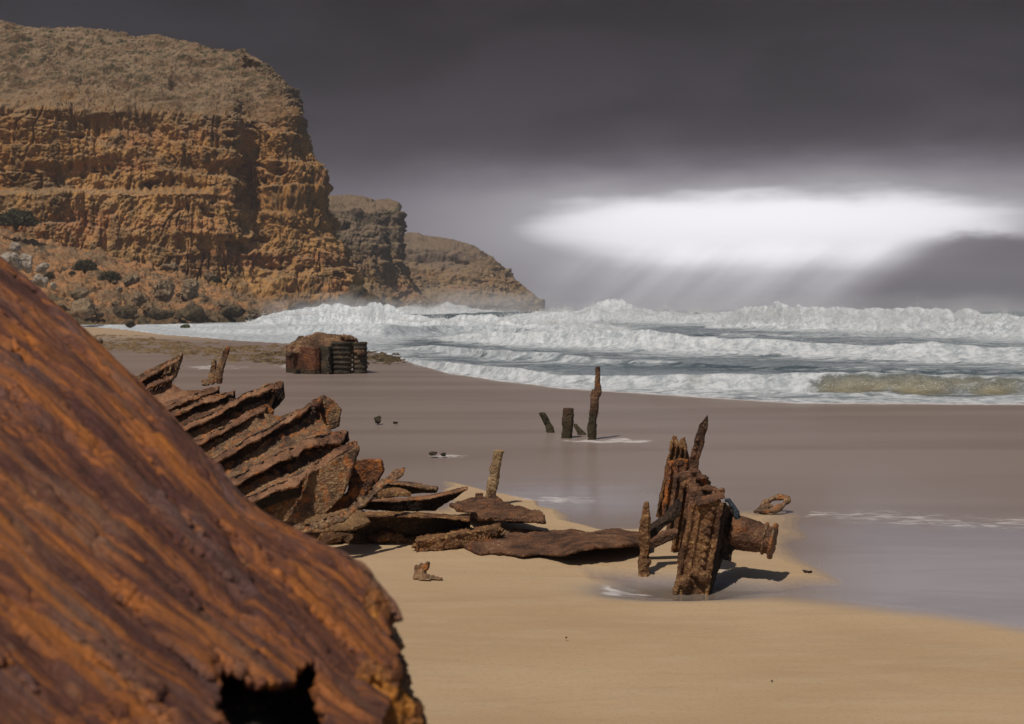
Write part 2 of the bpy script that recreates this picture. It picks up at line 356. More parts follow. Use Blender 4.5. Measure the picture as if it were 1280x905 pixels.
# ------------------------------------------------------------------ sand
SHORE = np.array([(-900, 420), (-200, 260), (60, 190), (130, 172), (200, 126), (300, 101), (400, 88), (470, 74), (520, 58), (560, 50), (620, 45.2), (700, 40.8),
                  (860, 37), (1000, 34.4), (1280, 34.0), (1700, 32), (3200, 30)], float)
def shore_d(px): return np.interp(px, SHORE[:, 0], SHORE[:, 1])
def sand_h(X, Yd):
    px = CX + F * X / np.maximum(Yd, 1.0)
    s = shore_d(px) - Yd                       # >0 on the beach
    h = np.where(s > 0, 0.0, -np.minimum(-s * 0.05, 2.2))
    h = h + 0.012 * fbm(V3(X * 0.35, Yd * 0.35, 0), 2).reshape(np.shape(X)) * (s > -5)
    return h
def seg_mask(PX, PY, poly):
    """point in polygon, pixel measured outline laid on the flat sand"""
    ins = np.zeros(PX.shape, bool); n = len(poly); j = n - 1
    for i in range(n):
        xi, yi = poly[i]; xj, yj = poly[j]
        c = ((yi > PY) != (yj > PY)) & (PX < (xj - xi) * (PY - yi) / (yj - yi + 1e-9) + xi); ins ^= c; j = i
    return ins
def build_sand():
    ys = np.concatenate([np.arange(1300, 392, -1.0), np.linspace(391, 387.4, 14)])
    d = CAMH * F / (ys - HY); d = np.concatenate([np.linspace(-40, d[0] - 0.3, 16), d])
    a = np.concatenate([np.linspace(-1.6, -0.5, 24)[:-1], np.linspace(-0.5, 0.5, 1000), np.linspace(0.5, 1.6, 24)[1:]])
    wd = np.sqrt(d ** 2 + 4); Yg = np.repeat(d[:, None], len(a), 1); Xg = wd[:, None] * a[None, :]
    px = CX + F * Xg / np.maximum(Yg, 0.5); py = HY + F * CAMH / np.maximum(Yg, 0.5)
    nz = fbm(V3(Xg * 0.5, Yg * 0.18, 3), 4).reshape(Xg.shape); nf = fbm(V3(Xg * 2.2, Yg * 1.3, 7), 3).reshape(Xg.shape)
    # line between dry sand (near) and wet sand (far), measured in metres of depth along the beach
    bx = np.array([-900, 300, 450, 560, 640, 700, 740, 830, 960, 1100, 1280, 1700]); by = np.array([640, 640, 640, 650, 655, 690, 722, 744, 747, 762, 789, 840])
    dl = CAMH * F / (np.interp(px, bx, by) - HY)
    def smooth_in(dd, wpx): return sst(dd, -wpx, wpx)
    wet = sst(Yg - dl + 0.25 * nz, -0.25, 0.35)
    # dry bar with the wreck on it
    dry = np.zeros_like(wet)
    for poly, r in (([(500, 640), (640, 628), (700, 640), (705, 655), (760, 668), (830, 655), (900, 640), (975, 642), (985, 668), (975, 690), (1020, 712), (1030, 722), (960, 728), (880, 724), (760, 715), (700, 715), (560, 700)], 14),
                    ([(560, 600), (640, 620), (672, 628), (668, 640), (640, 645), (560, 640)], 8)):
        cx_, cy_ = np.mean([p[0] for p in poly]), np.mean([p[1] for p in poly])
        acc = 0
        for k_ in (0.9, 0.95, 1.0, 1.05, 1.1):
            acc = acc + seg_mask(px + 22 * nf, py + 7 * nz + 5 * nf, [(cx_ + (x - cx_) * k_, cy_ + (y - cy_) * k_) for x, y in poly])
        dry = np.maximum(dry, acc / 5)
    wet = wet * (1 - dry)
    # pool round the foot of the riveted plates, and the water running off to the right
    pool = np.exp(-(((px - 858 + 14 * nf) / 112) ** 2 + ((py - 735 + 4 * nz) / 13) ** 2) ** 2)
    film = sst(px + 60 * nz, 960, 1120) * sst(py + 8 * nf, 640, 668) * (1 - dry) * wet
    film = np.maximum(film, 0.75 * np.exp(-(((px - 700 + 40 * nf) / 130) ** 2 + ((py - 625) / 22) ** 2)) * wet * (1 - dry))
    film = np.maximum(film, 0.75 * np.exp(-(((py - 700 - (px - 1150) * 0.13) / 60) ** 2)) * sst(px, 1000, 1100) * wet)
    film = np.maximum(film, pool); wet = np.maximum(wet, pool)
    # foam threads
    def thread(fx, w, x0, x1):
        yy = fx(px) + 4 * nf + 3 * nz
        return np.exp(-((py - yy) / w) ** 2) * sst(px, x0, x0 + 30) * sst(px, x1 + 30, x1)
    foam = 0.42 * thread(lambda x: 641 + (x - 1000) * 0.045, 10.0, 985, 1700)
    foam = np.maximum(foam, 0.8 * thread(lambda x: 550 + 0 * x, 2.2, 690, 800))
    foam = np.maximum(foam, 0.30 * thread(lambda x: 556 + 0.02 * (x - 700), 1.2, 640, 1000))
    foam = np.maximum(foam, 0.75 * thread(lambda x: 733 + 0.03 * (x - 740), 6, 735, 800) * sst(px, 850, 780))
    foam = np.maximum(foam, 0.5 * np.exp(-(((px - 905) / 16) ** 2 + ((py - 712) / 10) ** 2)))
    foam = np.maximum(foam, 0.65 * np.exp(-(((px - 700) / 60) ** 2 + ((py - 624) / 5) ** 2)))
    foam = np.maximum(foam, 0.7 * np.exp(-(((px - 562) / 24) ** 2 + ((py - 569) / 3) ** 2)))
    s = shore_d(px) - Yg
    foam = np.maximum(foam, 0.9 * np.exp(-((s - 0.2) / 0.5) ** 2) * (px > 500))
    foam = np.maximum(foam, 0.62 * np.exp(-((py - 457 - 5 * nf - 4 * nz) / 3) ** 2) * sst(px, 200, 240) * sst(px, 480, 440) * sst(nz, -.25, .25))
    lime = 1.0 - sst(py + 12 * nz, 470, 640) ; lime = lime * wet
    near = sst(py, 430, 415) * sst(px, 480, 380)            # dry upper beach under the cliff
    wet = wet * (1 - 0.8 * near); lime = lime * (1 - near)
    h = sand_h(Xg, Yg)
    h = h - 0.05 * pool - 0.012 * wet + 0.02 * dry
    h = h + 0.05 * fbm(V3(Xg * 0.25, Yg * 0.25, 5), 3).reshape(Xg.shape) * (1 - wet) * sst(Yg, 30, 15)
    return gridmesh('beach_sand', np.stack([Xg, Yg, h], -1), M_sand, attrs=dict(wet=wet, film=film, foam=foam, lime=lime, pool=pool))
m, t, b = newmat('beach_sand'); M_sand = m
g = t.node('ShaderNodeNewGeometry'); pos = g.outputs['Position']
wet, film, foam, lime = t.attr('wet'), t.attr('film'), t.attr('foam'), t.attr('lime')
big = t.noise(t.mapv(pos, (0.5, 0.9, 1)), 0.6, 5, 0.55, 0.4); gr = t.noise(pos, 260, 3, 0.7); md = t.noise(t.mapv(pos, (0.35, 1.3, 1)), 3.0, 6, 0.6)
strk = t.noise(t.mapv(pos, (0.05, 0.38, 1)), 1.0, 4, 0.5, 0.6)
dry = t.mix(t.ss(big, 0.35, 0.65), (0.415, 0.283, 0.162), (0.470, 0.328, 0.195))
dry = t.mix(t.ss(gr, 0.45, 0.7, 0.0, 0.35), dry, (0.19, 0.125, 0.07))
dry = t.mix(t.ss(md, 0.45, 0.65, 0.0, 0.35), dry, (0.46, 0.345, 0.225))
dry = t.mix(t.ss(t.noise(pos, 30, 6, 0.8), 0.50, 0.66, 0.0, 0.40), dry, (0.29, 0.19, 0.105))
dry = t.mix(t.ss(t.noise(t.mapv(pos, (0.3, 1.6, 1), rot=(0, 0, rad(8))), 1.4, 7, 0.65, 1.2), 0.53, 0.60, 0.0, 0.22), dry, (0.33, 0.225, 0.135))
wc = t.mix(t.ss(strk, 0.40, 0.62), (0.228, 0.172, 0.148), (0.266, 0.206, 0.180))
col = t.mix(wet, dry, wc)
film_sheen = t.mix(t.ss(t.m('ADD', t.m('MULTIPLY', strk, .5), t.m('MULTIPLY', t.noise(t.mapv(pos, (0.22, 1.1, 1), loc=(3, 3, 0)), 1.3, 7, .65, .8), .5)), 0.42, 0.58), (0.380, 0.355, 0.395), (0.450, 0.425, 0.470))  # cloudy water film; the sky's blue-mauve reflection is put into its colour
col = t.mix(t.m('MULTIPLY', film, 0.8), col, film_sheen)
pl = t.attr('pool'); col = t.mix(t.m('MULTIPLY', pl, 0.9), col, (0.15, 0.115, 0.082))
fo = t.noise(t.mapv(pos, (0.6, 1.4, 1)), 4.5, 8, 0.7, 0.8)
fm = t.ss(t.m('ADD', fo, t.m('MULTIPLY', foam, 0.35)), 0.60, 0.80)
fm = t.m('MULTIPLY', fm, t.ss(foam, 0.05, 0.4))
col = t.mix(t.m('MULTIPLY', fm, 0.75), col, (0.62, 0.58, 0.58))
t.put(b.inputs['Base Color'], col)
ro = t.m('ADD', 0.92, t.m('MULTIPLY', wet, -0.57)); ro = t.m('SUBTRACT', ro, t.m('MULTIPLY', film, 0.27)); ro = t.m('MAXIMUM', t.m('SUBTRACT', ro, t.m('MULTIPLY', pl, 0.2)), 0.03)
ro = t.m('ADD', ro, t.m('MULTIPLY', fm, 0.5), clamp=True)
t.put(b.inputs['Roughness'], ro)
b.inputs['Specular IOR Level'].default_value = 0.45
hb = t.m('ADD', t.m('MULTIPLY', gr, 0.05), t.m('MULTIPLY', md, 0.6))
peb = t.ss(t.vor(pos, 9.0), 0.07, 0.02)
hb = t.m('ADD', hb, t.m('MULTIPLY', peb, .3))
hb = t.m('ADD', t.m('MULTIPLY', hb, t.m('SUBTRACT', 1.0, t.m('MULTIPLY', wet, 0.85))), t.m('MULTIPLY', fm, 0.1))
t.put(b.inputs['Normal'], t.bump(hb, 0.35, 0.06))
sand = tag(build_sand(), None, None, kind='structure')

# ------------------------------------------------------------------ sea
def crest(px, pts): pts = np.array(pts, float); return np.interp(px, pts[:, 0], pts[:, 1]), np.interp(px, pts[:, 0], pts[:, 2])
# (px, foot distance, height) along each breaker
W = [dict(p=[(480, 62, 0.0), (540, 53, .20), (620, 46, .32), (700, 41.6, .30), (860, 38.3, .42), (1000, 36.6, .50), (1280, 36.3, .48), (1700, 35, .5)], f=1.1, b=3.0, foam=0.9),
     dict(p=[(470, 78, 0.0), (540, 72, .35), (640, 60, .4), (760, 55, .18), (900, 52, .1), (1280, 48, .12), (1700, 48, .1)], f=1.3, b=4, foam=0.45),
     dict(p=[(520, 102, 0.0), (580, 95, .5), (640, 88, .75), (720, 80, .8), (860, 70, .75), (1000, 65, .7), (1280, 57, .65), (1700, 52, .7)], f=2.4, b=7, foam=1.0),
     dict(p=[(880, 175, 0.0), (930, 158, 1.9), (1000, 140, 2.05), (1150, 118, 1.95), (1280, 104, 1.85), (1700, 92, 1.5)], f=4.0, b=9, foam=1.0),
     dict(p=[(600, 235, 0.0), (690, 218, 2.4), (760, 210, 2.5), (880, 200, 2.3), (960, 195, 1.2), (1020, 190, 0.0)], f=6.0, b=14, foam=1.0),
     dict(p=[(300, 178, 0.2), (340, 176, 1.6), (400, 180, 2.5), (450, 176, 2.3), (500, 160, 1.4), (570, 148, 1.2), (640, 140, 1.3), (720, 138, 1.0), (800, 140, 0.0)], f=5, b=12, foam=0.9),
     dict(p=[(180, 150, 0.0), (260, 128, .35), (380, 112, .7), (480, 108, 1.1), (560, 118, 1.55), (620, 120, 0.9), (700, 112, 0.2)], f=3.0, b=7, foam=0.30),
     dict(p=[(460, 400, 0.0), (500, 395, 2.8), (560, 390, 3.4), (600, 385, 2.0), (660, 380, 1.0), (720, 380, 0)], f=9, b=16, foam=0.95),
     dict(p=[(480, 300, 1.0), (620, 280, 1.9), (720, 275, 1.7), (1200, 260, 1.9), (1700, 250, 2.0)], f=12, b=26, foam=0.0),
     dict(p=[(1000, 330, 0.0), (1060, 320, .8), (1150, 315, .7), (1210, 310, .9), (1280, 305, .6), (1700, 300, .6)], f=12, b=26, foam=0.35)]
def build_sea():
    d = np.concatenate([np.arange(28, 75, 0.11), np.arange(75, 130, 0.17), np.arange(130, 240, 0.34), np.geomspace(240, 2950, 190)])
    a = np.concatenate([np.linspace(-1.5, -0.44, 50)[:-1], np.linspace(-0.44, 0.44, 1150), np.linspace(0.44, 1.5, 50)[1:]])
    Yg = np.repeat(d[:, None], len(a), 1); Xg = d[:, None] * a[None, :]; px = CX + F * a[None, :] + 0 * Yg
    sh = Xg.shape
    wob = fbm(V3(Xg * 0.09, Yg * 0.03, 1), 3).reshape(sh); fine = fbm(V3(Xg * 0.55, Yg * 0.55, 2), 4).reshape(sh)
    base = 0.10 * fbm(V3(Xg * 0.12, Yg * 0.22, 4), 4).reshape(sh) + 0.05 * fine
    swell = np.minimum(Yg / 250, 1) * 0.55 * fbm(V3(Xg * 0.022, Yg * 0.06, 9), 3).reshape(sh)
    h = base + swell; foam = 0.43 + 0.10 * wob - 0.34 * sst(Yg, 220, 330) + 0.2 * sst(px, 560, 430) * sst(Yg, 250, 180); white = np.zeros(sh); face = np.zeros(sh)
    foam = foam - 0.10 * sst(px, 620, 900) * sst(Yg, 42, 48) * sst(Yg, 70, 60)
    B = bil(V3(Xg * 0.9 + .5 * fine, Yg * 0.40, 0), 4, 0.6).reshape(sh)
    B2 = bil(V3(Xg * 0.27 + 5 + .8 * wob, Yg * 0.14, 0), 3, 0.55).reshape(sh)
    disp = np.zeros(sh)
    for k, wv in enumerate(W):
        yc, H = crest(px, wv['p'])
        amp = 1 + 1.3 * fbm(V3(a * yc[0] * 0.085 + k * 9, 0 * Xg[0] + k, 0), 4)[None, :] * (0.8 if k else 0.5)
        H = H * np.clip(amp, 0.3, 1.8) if k != 8 else H
        s = Yg - yc - wv['f'] + 1.6 * wv['f'] * 0.5 * wob
        prof = np.where(s < 0, np.exp(-(s / (wv['f'] * 0.5)) ** 2), np.exp(-s / wv['b']) )
        h = h + H * prof
        act = np.minimum(H / (0.25 + 0 * H), 1)
        fr = np.where(s < 0.2 * wv['f'], np.exp(-(np.maximum(-s - wv['f'] * 1.1, 0) / (wv['f'] * 0.5)) ** 2), np.exp(-(s - 0.2 * wv['f']) / (wv['b'] * 0.28)))
        trail = np.where(s < 0, np.exp(s / (wv['f'] * 2.2)), np.exp(-s / (wv['b'] * 1.4)))
        wk = fr * act * wv['foam']
        # foam boils up and forward where the wave has broken
        disp = np.maximum(disp, wk * np.minimum(H, 2.6)); white = np.maximum(white, wk)
        foam = np.maximum(foam, foam + 0.30 * trail * act * wv['foam'])
        if k == 0:
            br = sst(px + 60 * fine, 985, 1060) * np.exp(-((s + 0.55 + .8 * fine) / 0.62) ** 2) * (.72 + .9 * fine); face = br
            white = white * (1 - 0.97 * br * sst(s, 0.30, 0.0)); foam = foam * (1 - 0.9 * br)
            disp = disp * (1 - 0.8 * br)
            br2 = np.exp(-((px - 870) / 16) ** 2) * np.exp(-((s + 0.3) / 0.5) ** 2); face = np.maximum(face, br2); white *= (1 - 0.8 * br2)
    h = h + disp * (0.62 * B2 + 0.20 * B) * 0.9
    Y2 = Yg - disp * (0.6 * B2 + 0.15 * B)
    edge = sst(Yg - shore_d(px) + 0.6 * fine + 0.5 * wob, 0.0, 1.6)
    h = h * sst(Yg - shore_d(px), -0.3, 1.6) + 0.03 * edge - 0.25 * (1 - edge) * sst(shore_d(px) - Yg, 0.0, 1.0)
    white = np.maximum(white, 0.8 * sst(Yg - shore_d(px), 2.8, 0.4) * (1 - face) * (px > 470))
    keep = ((Yg - shore_d(px)) > -2.5)[:-1, :-1]
    return gridmesh('sea_water', np.stack([Xg, Y2, h + 0.0], -1), M_sea, attrs=dict(foam=foam, white=white, face=face), keep=keep)
m, t, b = newmat('sea_water'); M_sea = m
g = t.node('ShaderNodeNewGeometry'); pos = g.outputs['Position']
foam, white, face = t.attr('foam'), t.attr('white'), t.attr('face')
lace = t.noise(t.mapv(pos, (0.30, 0.62, 0.8)), 1.1, 10, 0.72, 1.1); lace2 = t.noise(t.mapv(pos, (0.6, 0.9, 1), loc=(4, 4, 4)), 3.5, 7, 0.7, 0.5)
wat = t.mix(t.ss(t.noise(pos, 0.06, 4), 0.4, 0.62), (0.075, 0.110, 0.135), (0.115, 0.155, 0.180))
wat = t.mix(t.ss(t.sep(pos)[2], 0.5, 1.5, 0.0, 0.45), wat, (0.16, 0.24, 0.23))
wat = t.mix(t.m('MULTIPLY', face, .85), wat, t.mix(t.ss(lace2, 0.4, 0.6), (0.23, 0.185, 0.10), (0.34, 0.29, 0.18)))
fm = t.ss(t.m('ADD', t.m('ADD', t.m('MULTIPLY', lace, 0.75), t.m('MULTIPLY', lace2, 0.25)), foam), 0.90, 1.08)
wm = t.ss(t.m('ADD', t.m('ADD', white, t.m('MULTIPLY', t.m('SUBTRACT', lace2, 0.5), 1.0)), t.m('MULTIPLY', t.m('SUBTRACT', lace, 0.5), 1.6)), 0.34, 0.80)
F_ = t.m('MAXIMUM', t.m('MULTIPLY', fm, 0.8), wm)
foam_shade_col = t.mix(t.ss(t.m('ADD', t.m('MULTIPLY', lace2, .5), t.m('MULTIPLY', t.noise(t.mapv(pos, (1, .3, .35)), 2.2, 6, .7), .5)), 0.40, 0.58), (0.40, 0.44, 0.48), (0.78, 0.80, 0.83))  # white foam, broken up by grey-blue shadows painted into the colour with noise
t.put(b.inputs['Base Color'], t.mix(F_, wat, foam_shade_col))
t.put(b.inputs['Roughness'], t.m('ADD', 0.16, t.m('MULTIPLY', F_, 0.65)))
t.put(b.inputs['Specular IOR Level'], 0.5)
hw = t.m('ADD', t.m('MULTIPLY', t.noise(t.mapv(pos, (0.8, 1.4, 1)), 1.6, 8, 0.65), 1.0), t.m('MULTIPLY', F_, t.m('MULTIPLY', t.noise(pos, 5.5, 6, 0.75), 0.9)))
t.put(b.inputs['Normal'], t.bump(hw, 0.75, 0.28))
tag(build_sea(), None, None, kind='structure')

# ------------------------------------------------------------------ cliffs
def cliff(name, cols, uc, vc, mat, flute=1.2, strata=0.9, lumpy=0.8, scale=1.0, wallrows=(2, 7)):
    net = np.array([[P(*c) if len(c) == 3 else np.array(c[:3]) for c in col] for col in cols])      # (u, v, 3)
    V = param_resample(net, 0, uc, True); 
    nv = len(vc); rowid = [0.0]
    for i, c in enumerate(vc): rowid += list(i + np.arange(1, c + 1) / c)
    rowid = np.array(rowid)
    V = param_resample(V, 1, vc, False)
    # soften the corners of the lofted profile a little
    for _ in range(3): V[:, 1:-1] = 0.25 * V[:, :-2] + 0.5 * V[:, 1:-1] + 0.25 * V[:, 2:]
    n = gnorm(V); nh = n.copy(); 
    flip = -1 if np.mean(n[..., 1]) > 0 else 1
    n = n * flip
    p = V.reshape(-1, 3); s = 1 / scale
    uu = np.linspace(0, 1, V.shape[0]) * len(cols)
    rid = rowid[None, :] + 0.42 * (fbm(V3(uu * 2.3, 0, 7), 4)[:, None]) + 0.30 * fbm(V3(uu * 9, 0, 3), 3)[:, None]
    wall = (sst(rid, wallrows[0] - 0.6, wallrows[0] + 0.2) * sst(rid, wallrows[1] + 0.25, wallrows[1] + 0.05))[:, :, None]
    warp = fbm(p * 0.05 * s, 3)[:, None] * 6 * scale
    q = p + warp * np.array([1, 1, 0.3])
    fl = bil(q * s * np.array([0.17, 0.17, 0.035]), 4, 0.6)
    fl2 = np.abs(pn(q * s * np.array([0.55, 0.55, 0.14]) + 40))
    ph = (p[:, 2] + 5 * fbm(p * .03 * s + 9, 2)) * s / 6.5; sw = ph - np.floor(ph); led = sst(sw, 0, .7) * (1 - sst(sw, .86, .98)) * sst(fbm(p * .045 * s + 300, 3), -.12, .12)
    st = fbm(np.stack([p[:, 0] * 0.03 * s, p[:, 1] * 0.03 * s, (p[:, 2] + 0.5 * warp[:, 0]) * 0.17 * s], -1), 3, 0.5) * (0.5 + 1.2 * sst(fbm(p * 0.04 * s + 60, 2), -.1, .3))
    md2 = bil(p * 1.0 * s + 2, 3, .6); st2 = fbm(np.stack([p[:, 0] * 0.05 * s, p[:, 1] * 0.03 * s, (p[:, 2] + .3 * warp[:, 0]) * 0.36 * s], -1), 3, .55) * sst(fbm(p * .05 * s + 200, 2), -.25, .2); lg = fbm(p * 0.055 * s + 3, 4); md = bil(p * 0.30 * s + 7, 4, 0.6); cav = sst(fbm(p * np.array([0.10, 0.10, 0.20]) * s + 31, 3), 0.22, 0.45)
    sh = V.shape[:2]
    R = lambda x: x.reshape(*sh, 1)
    D = scale * (R(lg) * 2.6 + wall * (flute * (R(fl) - 0.2) * 3.4 + flute * 0.8 * R(fl2) + strata * 2.2 * R(st) + 1.9 * (R(md) - .2) - 2.8 * R(cav)) + (1 - wall) * (lumpy * 2.6 * (R(md) - 0.2) + 3.4 * R(st2) + 0.5 * (R(md2) - .25)))
    crk = sst(np.abs(pn(q * s * np.array([0.30, 0.30, 0.10]) + 77)), 0.10, 0.0); crk2 = sst(np.abs(pn(q * s * np.array([.12, .12, .55]) + 91)), 0.09, 0.0)
    rough = fbm(p * 0.9 * s + 15, 3, .65)
    msk = sst(fbm(p * 0.05 * s + 120, 2), -.1, .25)
    D = D + scale * (1.3 + 1.0 * (1 - wall)) * R(led) * (1 - .85 * sst(rowid, nv - 3.0, nv - 2.2))[None, :, None]
    D = D + scale * (wall * (-1.3 * R(crk * msk) - 0.5 * R(crk2 * msk)) + (.25 + .55 * wall) * R(rough))
    D = D - 0.9 * scale
    fade = np.ones((1, sh[1], 1)); fade[:, rowid > nv - 1] = 0.3
    nn = n * np.array([1, 1, 0.45]) * wall + n * (1 - wall)
    V = V + nn * D * fade
    return tag(gridmesh(name, V, mat), None, None, kind='structure')

def pz(px, z, d): return ((px - CX) / F * d, d, z, 0)      # 4-tuple = world x,y,z
PYS = {'L': [409, 378, 334, 290, 243, 236, 190, 139, 112, 66]}
def col(px, py, d, zt):
    pxs = px if hasattr(px, '__len__') else [px] * len(py)
    c = [(a, b_, e) for a, b_, e in zip(pxs, py, d)]
    lx = (pxs[-1] - CX) / F * d[-1]; zz = CAMH - (py[-1] - HY) / F * d[-1]
    return c + [(lx - 20, d[-1] + 60, zz + 1.5, 0), (lx - 60, d[-1] + 220, zz - 3, 0)]
D0 = np.array([0, 2, 12, 14, 16, 21, 22.5, 25, 38, 68, 92.])
cols = [col(-650, [409, 378, 334, 290, 243, 236, 190, 138, 110, 58, 8], 246 + D0, 0),
        col(-300, [409, 378, 334, 290, 243, 236, 190, 138, 110, 60, 14], 250 + D0, 0),
        col(0, [407, 378, 334, 290, 243, 236, 190, 138, 112, 66, 24], 254 + D0, 0),
        col(100, [405, 380, 336, 290, 242, 236, 190, 139, 112, 72, 33], 258 + D0, 0),
        col(200, [403, 384, 342, 290, 241, 234, 190, 141, 116, 80, 44], 264 + D0 * 0.95, 0),
        col([262, 262, 268, 272, 278, 285, 288, 286, 284, 282, 288], [401, 385, 344, 286, 243, 234, 190, 144, 122, 90, 57], 270 + D0 * 0.8, 0),
        col([335, 335, 330, 322, 312, 308, 312, 312, 308, 306, 308], [400, 385, 345, 300, 262, 240, 195, 150, 126, 96, 64], 279 + D0 * 0.58 + np.array([0, 0, 1, 3, 6, 6, 5, 3, 1, 0, 0]), 0),
        col([395, 390, 380, 366, 350, 342, 345, 342, 336, 326, 318], [399, 385, 347, 310, 272, 240, 190, 150, 130, 98, 71], 285 + D0 * 0.42, 0),
        col([430, 428, 420, 406, 386, 388, 368, 366, 354, 340, 328], [397, 385, 347, 314, 268, 222, 188, 142, 122, 100, 78], 290 + D0 * 0.3, 0),
        col([449, 447, 440, 426, 402, 407, 385, 381, 370, 352, 334], [396, 385, 350, 318, 266, 215, 188, 142, 122, 101, 84], 300 + D0 * 0.3, 0),
        col([440, 438, 428, 412, 392, 394, 374, 368, 356, 338, 322], [394, 385, 352, 322, 272, 225, 196, 152, 134, 112, 94], 345 + D0 * 0.3, 0),
        col([380, 380, 372, 360, 345, 342, 332, 322, 312, 300, 290], [392, 385, 356, 330, 285, 245, 215, 180, 160, 140, 125], 460 + D0 * 0.3, 0)]
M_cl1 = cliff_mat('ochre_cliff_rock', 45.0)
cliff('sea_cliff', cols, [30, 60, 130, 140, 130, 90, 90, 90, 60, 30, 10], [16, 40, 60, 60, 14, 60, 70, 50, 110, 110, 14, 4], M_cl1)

def col2(px, py, d): return col(px, py, d, 0)
E0 = np.array([0, 3, 10, 14, 18, 24, 30, 60.])
cols = [col2([330] * 8, [391, 370, 350, 318, 300, 285, 262, 236], 400 + E0), 
        col2([400] * 8, [392, 370, 350, 318, 300, 285, 262, 241], 420 + E0),
        col2([440, 440, 442, 445, 448, 450, 450, 448], [392, 372, 352, 322, 302, 286, 262, 243], 430 + E0),
        col2([478, 476, 474, 474, 474, 475, 474, 468], [392, 375, 355, 325, 305, 285, 262, 247], 436 + E0),
        col2([500, 497, 490, 482, 482, 484, 487, 486], [392, 376, 355, 330, 310, 284, 262, 247], 452 + E0 * 0.6),
        col2([532, 522, 510, 500, 498, 499, 499, 495], [392, 380, 362, 338, 314, 284, 264, 250], 455 + E0 * 0.5),
        col2([552, 545, 525, 508, 501, 500, 501, 498], [391, 385, 370, 348, 320, 290, 268, 256], 468 + E0 * 0.4),
        col2([545, 540, 520, 505, 498, 497, 496, 490], [390, 384, 370, 350, 322, 294, 278, 266], 520 + E0 * 0.4),
        col2([480, 480, 470, 460, 455, 455, 455, 450], [389, 384, 372, 355, 330, 305, 290, 280], 640 + E0 * 0.4)]
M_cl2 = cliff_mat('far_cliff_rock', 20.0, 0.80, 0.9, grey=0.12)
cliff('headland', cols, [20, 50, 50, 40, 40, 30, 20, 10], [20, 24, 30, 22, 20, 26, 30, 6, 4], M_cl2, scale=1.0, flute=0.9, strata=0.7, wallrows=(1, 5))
cols = [col2([450] * 8, [389, 374, 358, 345, 335, 325, 310, 284], 640 + E0 * 1.3),
        col2([510] * 8, [389, 374, 358, 345, 335, 326, 312, 291], 650 + E0 * 1.3),
        col2([560, 560, 560, 562, 563, 564, 566, 566], [389, 375, 360, 347, 337, 328, 314, 296], 660 + E0 * 1.3),
        col2([600, 600, 600, 602, 603, 602, 600, 596], [389, 376, 362, 349, 340, 330, 320, 308], 668 + E0),
        col2([640, 636, 632, 628, 626, 622, 616, 606], [389, 378, 364, 352, 343, 333, 324, 315], 675 + E0 * 0.8),
        col2([668, 664, 656, 642, 638, 634, 626, 612], [389, 376, 364, 354, 346, 336, 328, 320], 682 + E0 * 0.6),
        col2([683, 678, 668, 652, 644, 638, 630, 618], [388, 376, 366, 357, 350, 342, 332, 325], 692 + E0 * 0.5),
        col2([676, 670, 660, 645, 638, 632, 624, 612], [388, 376, 368, 360, 353, 345, 336, 329], 740 + E0 * 0.5)]
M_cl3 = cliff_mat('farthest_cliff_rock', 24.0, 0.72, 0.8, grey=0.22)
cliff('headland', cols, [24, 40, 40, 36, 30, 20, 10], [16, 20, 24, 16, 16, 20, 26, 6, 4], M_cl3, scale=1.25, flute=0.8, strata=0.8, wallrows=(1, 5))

# dark stack at the tip of the first cliff
bm = bmesh.new()
for (px, py, r, sq) in ((452, 384, 3.3, (1, 1, .9)), (460, 376, 2.2, (1, 1, .9)), (447, 372, 2.6, (1, 1, 1)), (466, 388, 2.4, (1.1, 1, 1)), (440, 385, 4, (1, 1, 1)), (472, 394, 1.6, (1.2, 1, .7)), (456, 392, 3.2, (1.3, 1, .6))):
    lump(bm, P(px, py, 282), r, sq)
tag(corrode('sea_stack', bm, M_bdark, voxel=0.35, amp=1.6, fr=0.35, grit=0.35, loc=P(455, 396, 282)), 'dark brown rock stump standing in the surf off the foot of the big ochre cliff', 'rock')

# rubble slope under the left of the cliff
def talus():
    rows = []
    for px_, dn in ((-500, 150), (-150, 172), (0, 178), (60, 182), (130, 190), (190, 200), (240, 218), (300, 240), (360, 258)):
        t_ = [0, .06, .25, .5, .75, 1.0]; far = 272.0
        hgt = [-0.6, 0.6, 3.4, 8.0, 12.4, 17.0]
        sc_ = np.interp(px_, [-500, 0, 130, 240, 360], [2.0, 1.18, .80, .48, .2])
        rows.append([((px_ - CX) / F * (dn + (far - dn) * q), dn + (far - dn) * q, z * sc_ if z > 0 else z) for q, z in zip(t_, hgt)])
    V = param_resample(param_resample(np.array(rows, float), 0, [20, 40, 40, 50, 50, 50, 50, 40], True), 1, [16, 50, 60, 60, 50], True)
    p = V.reshape(-1, 3); n = gnorm(V); n *= np.sign(n[..., 2:3])
    D = 4.6 * (bil(p * 0.16, 5, 0.62) - 0.2) + 0.9 * (bil(p * 0.9, 3) - 0.3) + 1.2 * fbm(p * 0.05, 3)
    return gridmesh('rubble_slope', V + n * (D.reshape(*V.shape[:2], 1)), M_tal)
m, t, b = newmat('rubble_slope_rock'); M_tal = m
g = t.node('ShaderNodeNewGeometry'); pos = g.outputs['Position']; z = t.sep(pos)[2]
A = t.noise(pos, 0.10, 8, 0.65, 0.3); B = t.noise(t.mapv(pos, loc=(50, 20, 8)), 0.6, 7, 0.7)
c = t.mix(t.ss(A, 0.38, 0.56), (0.19, 0.115, 0.060), (0.37, 0.175, 0.070)); c = t.mix(t.ss(B, 0.46, 0.6, 0, 0.7), c, (0.12, 0.088, 0.052))
c = t.mix(t.ss(t.noise(pos, 2.5, 5, 0.7), 0.52, 0.64, 0, 0.5), c, (0.36, 0.28, 0.19))
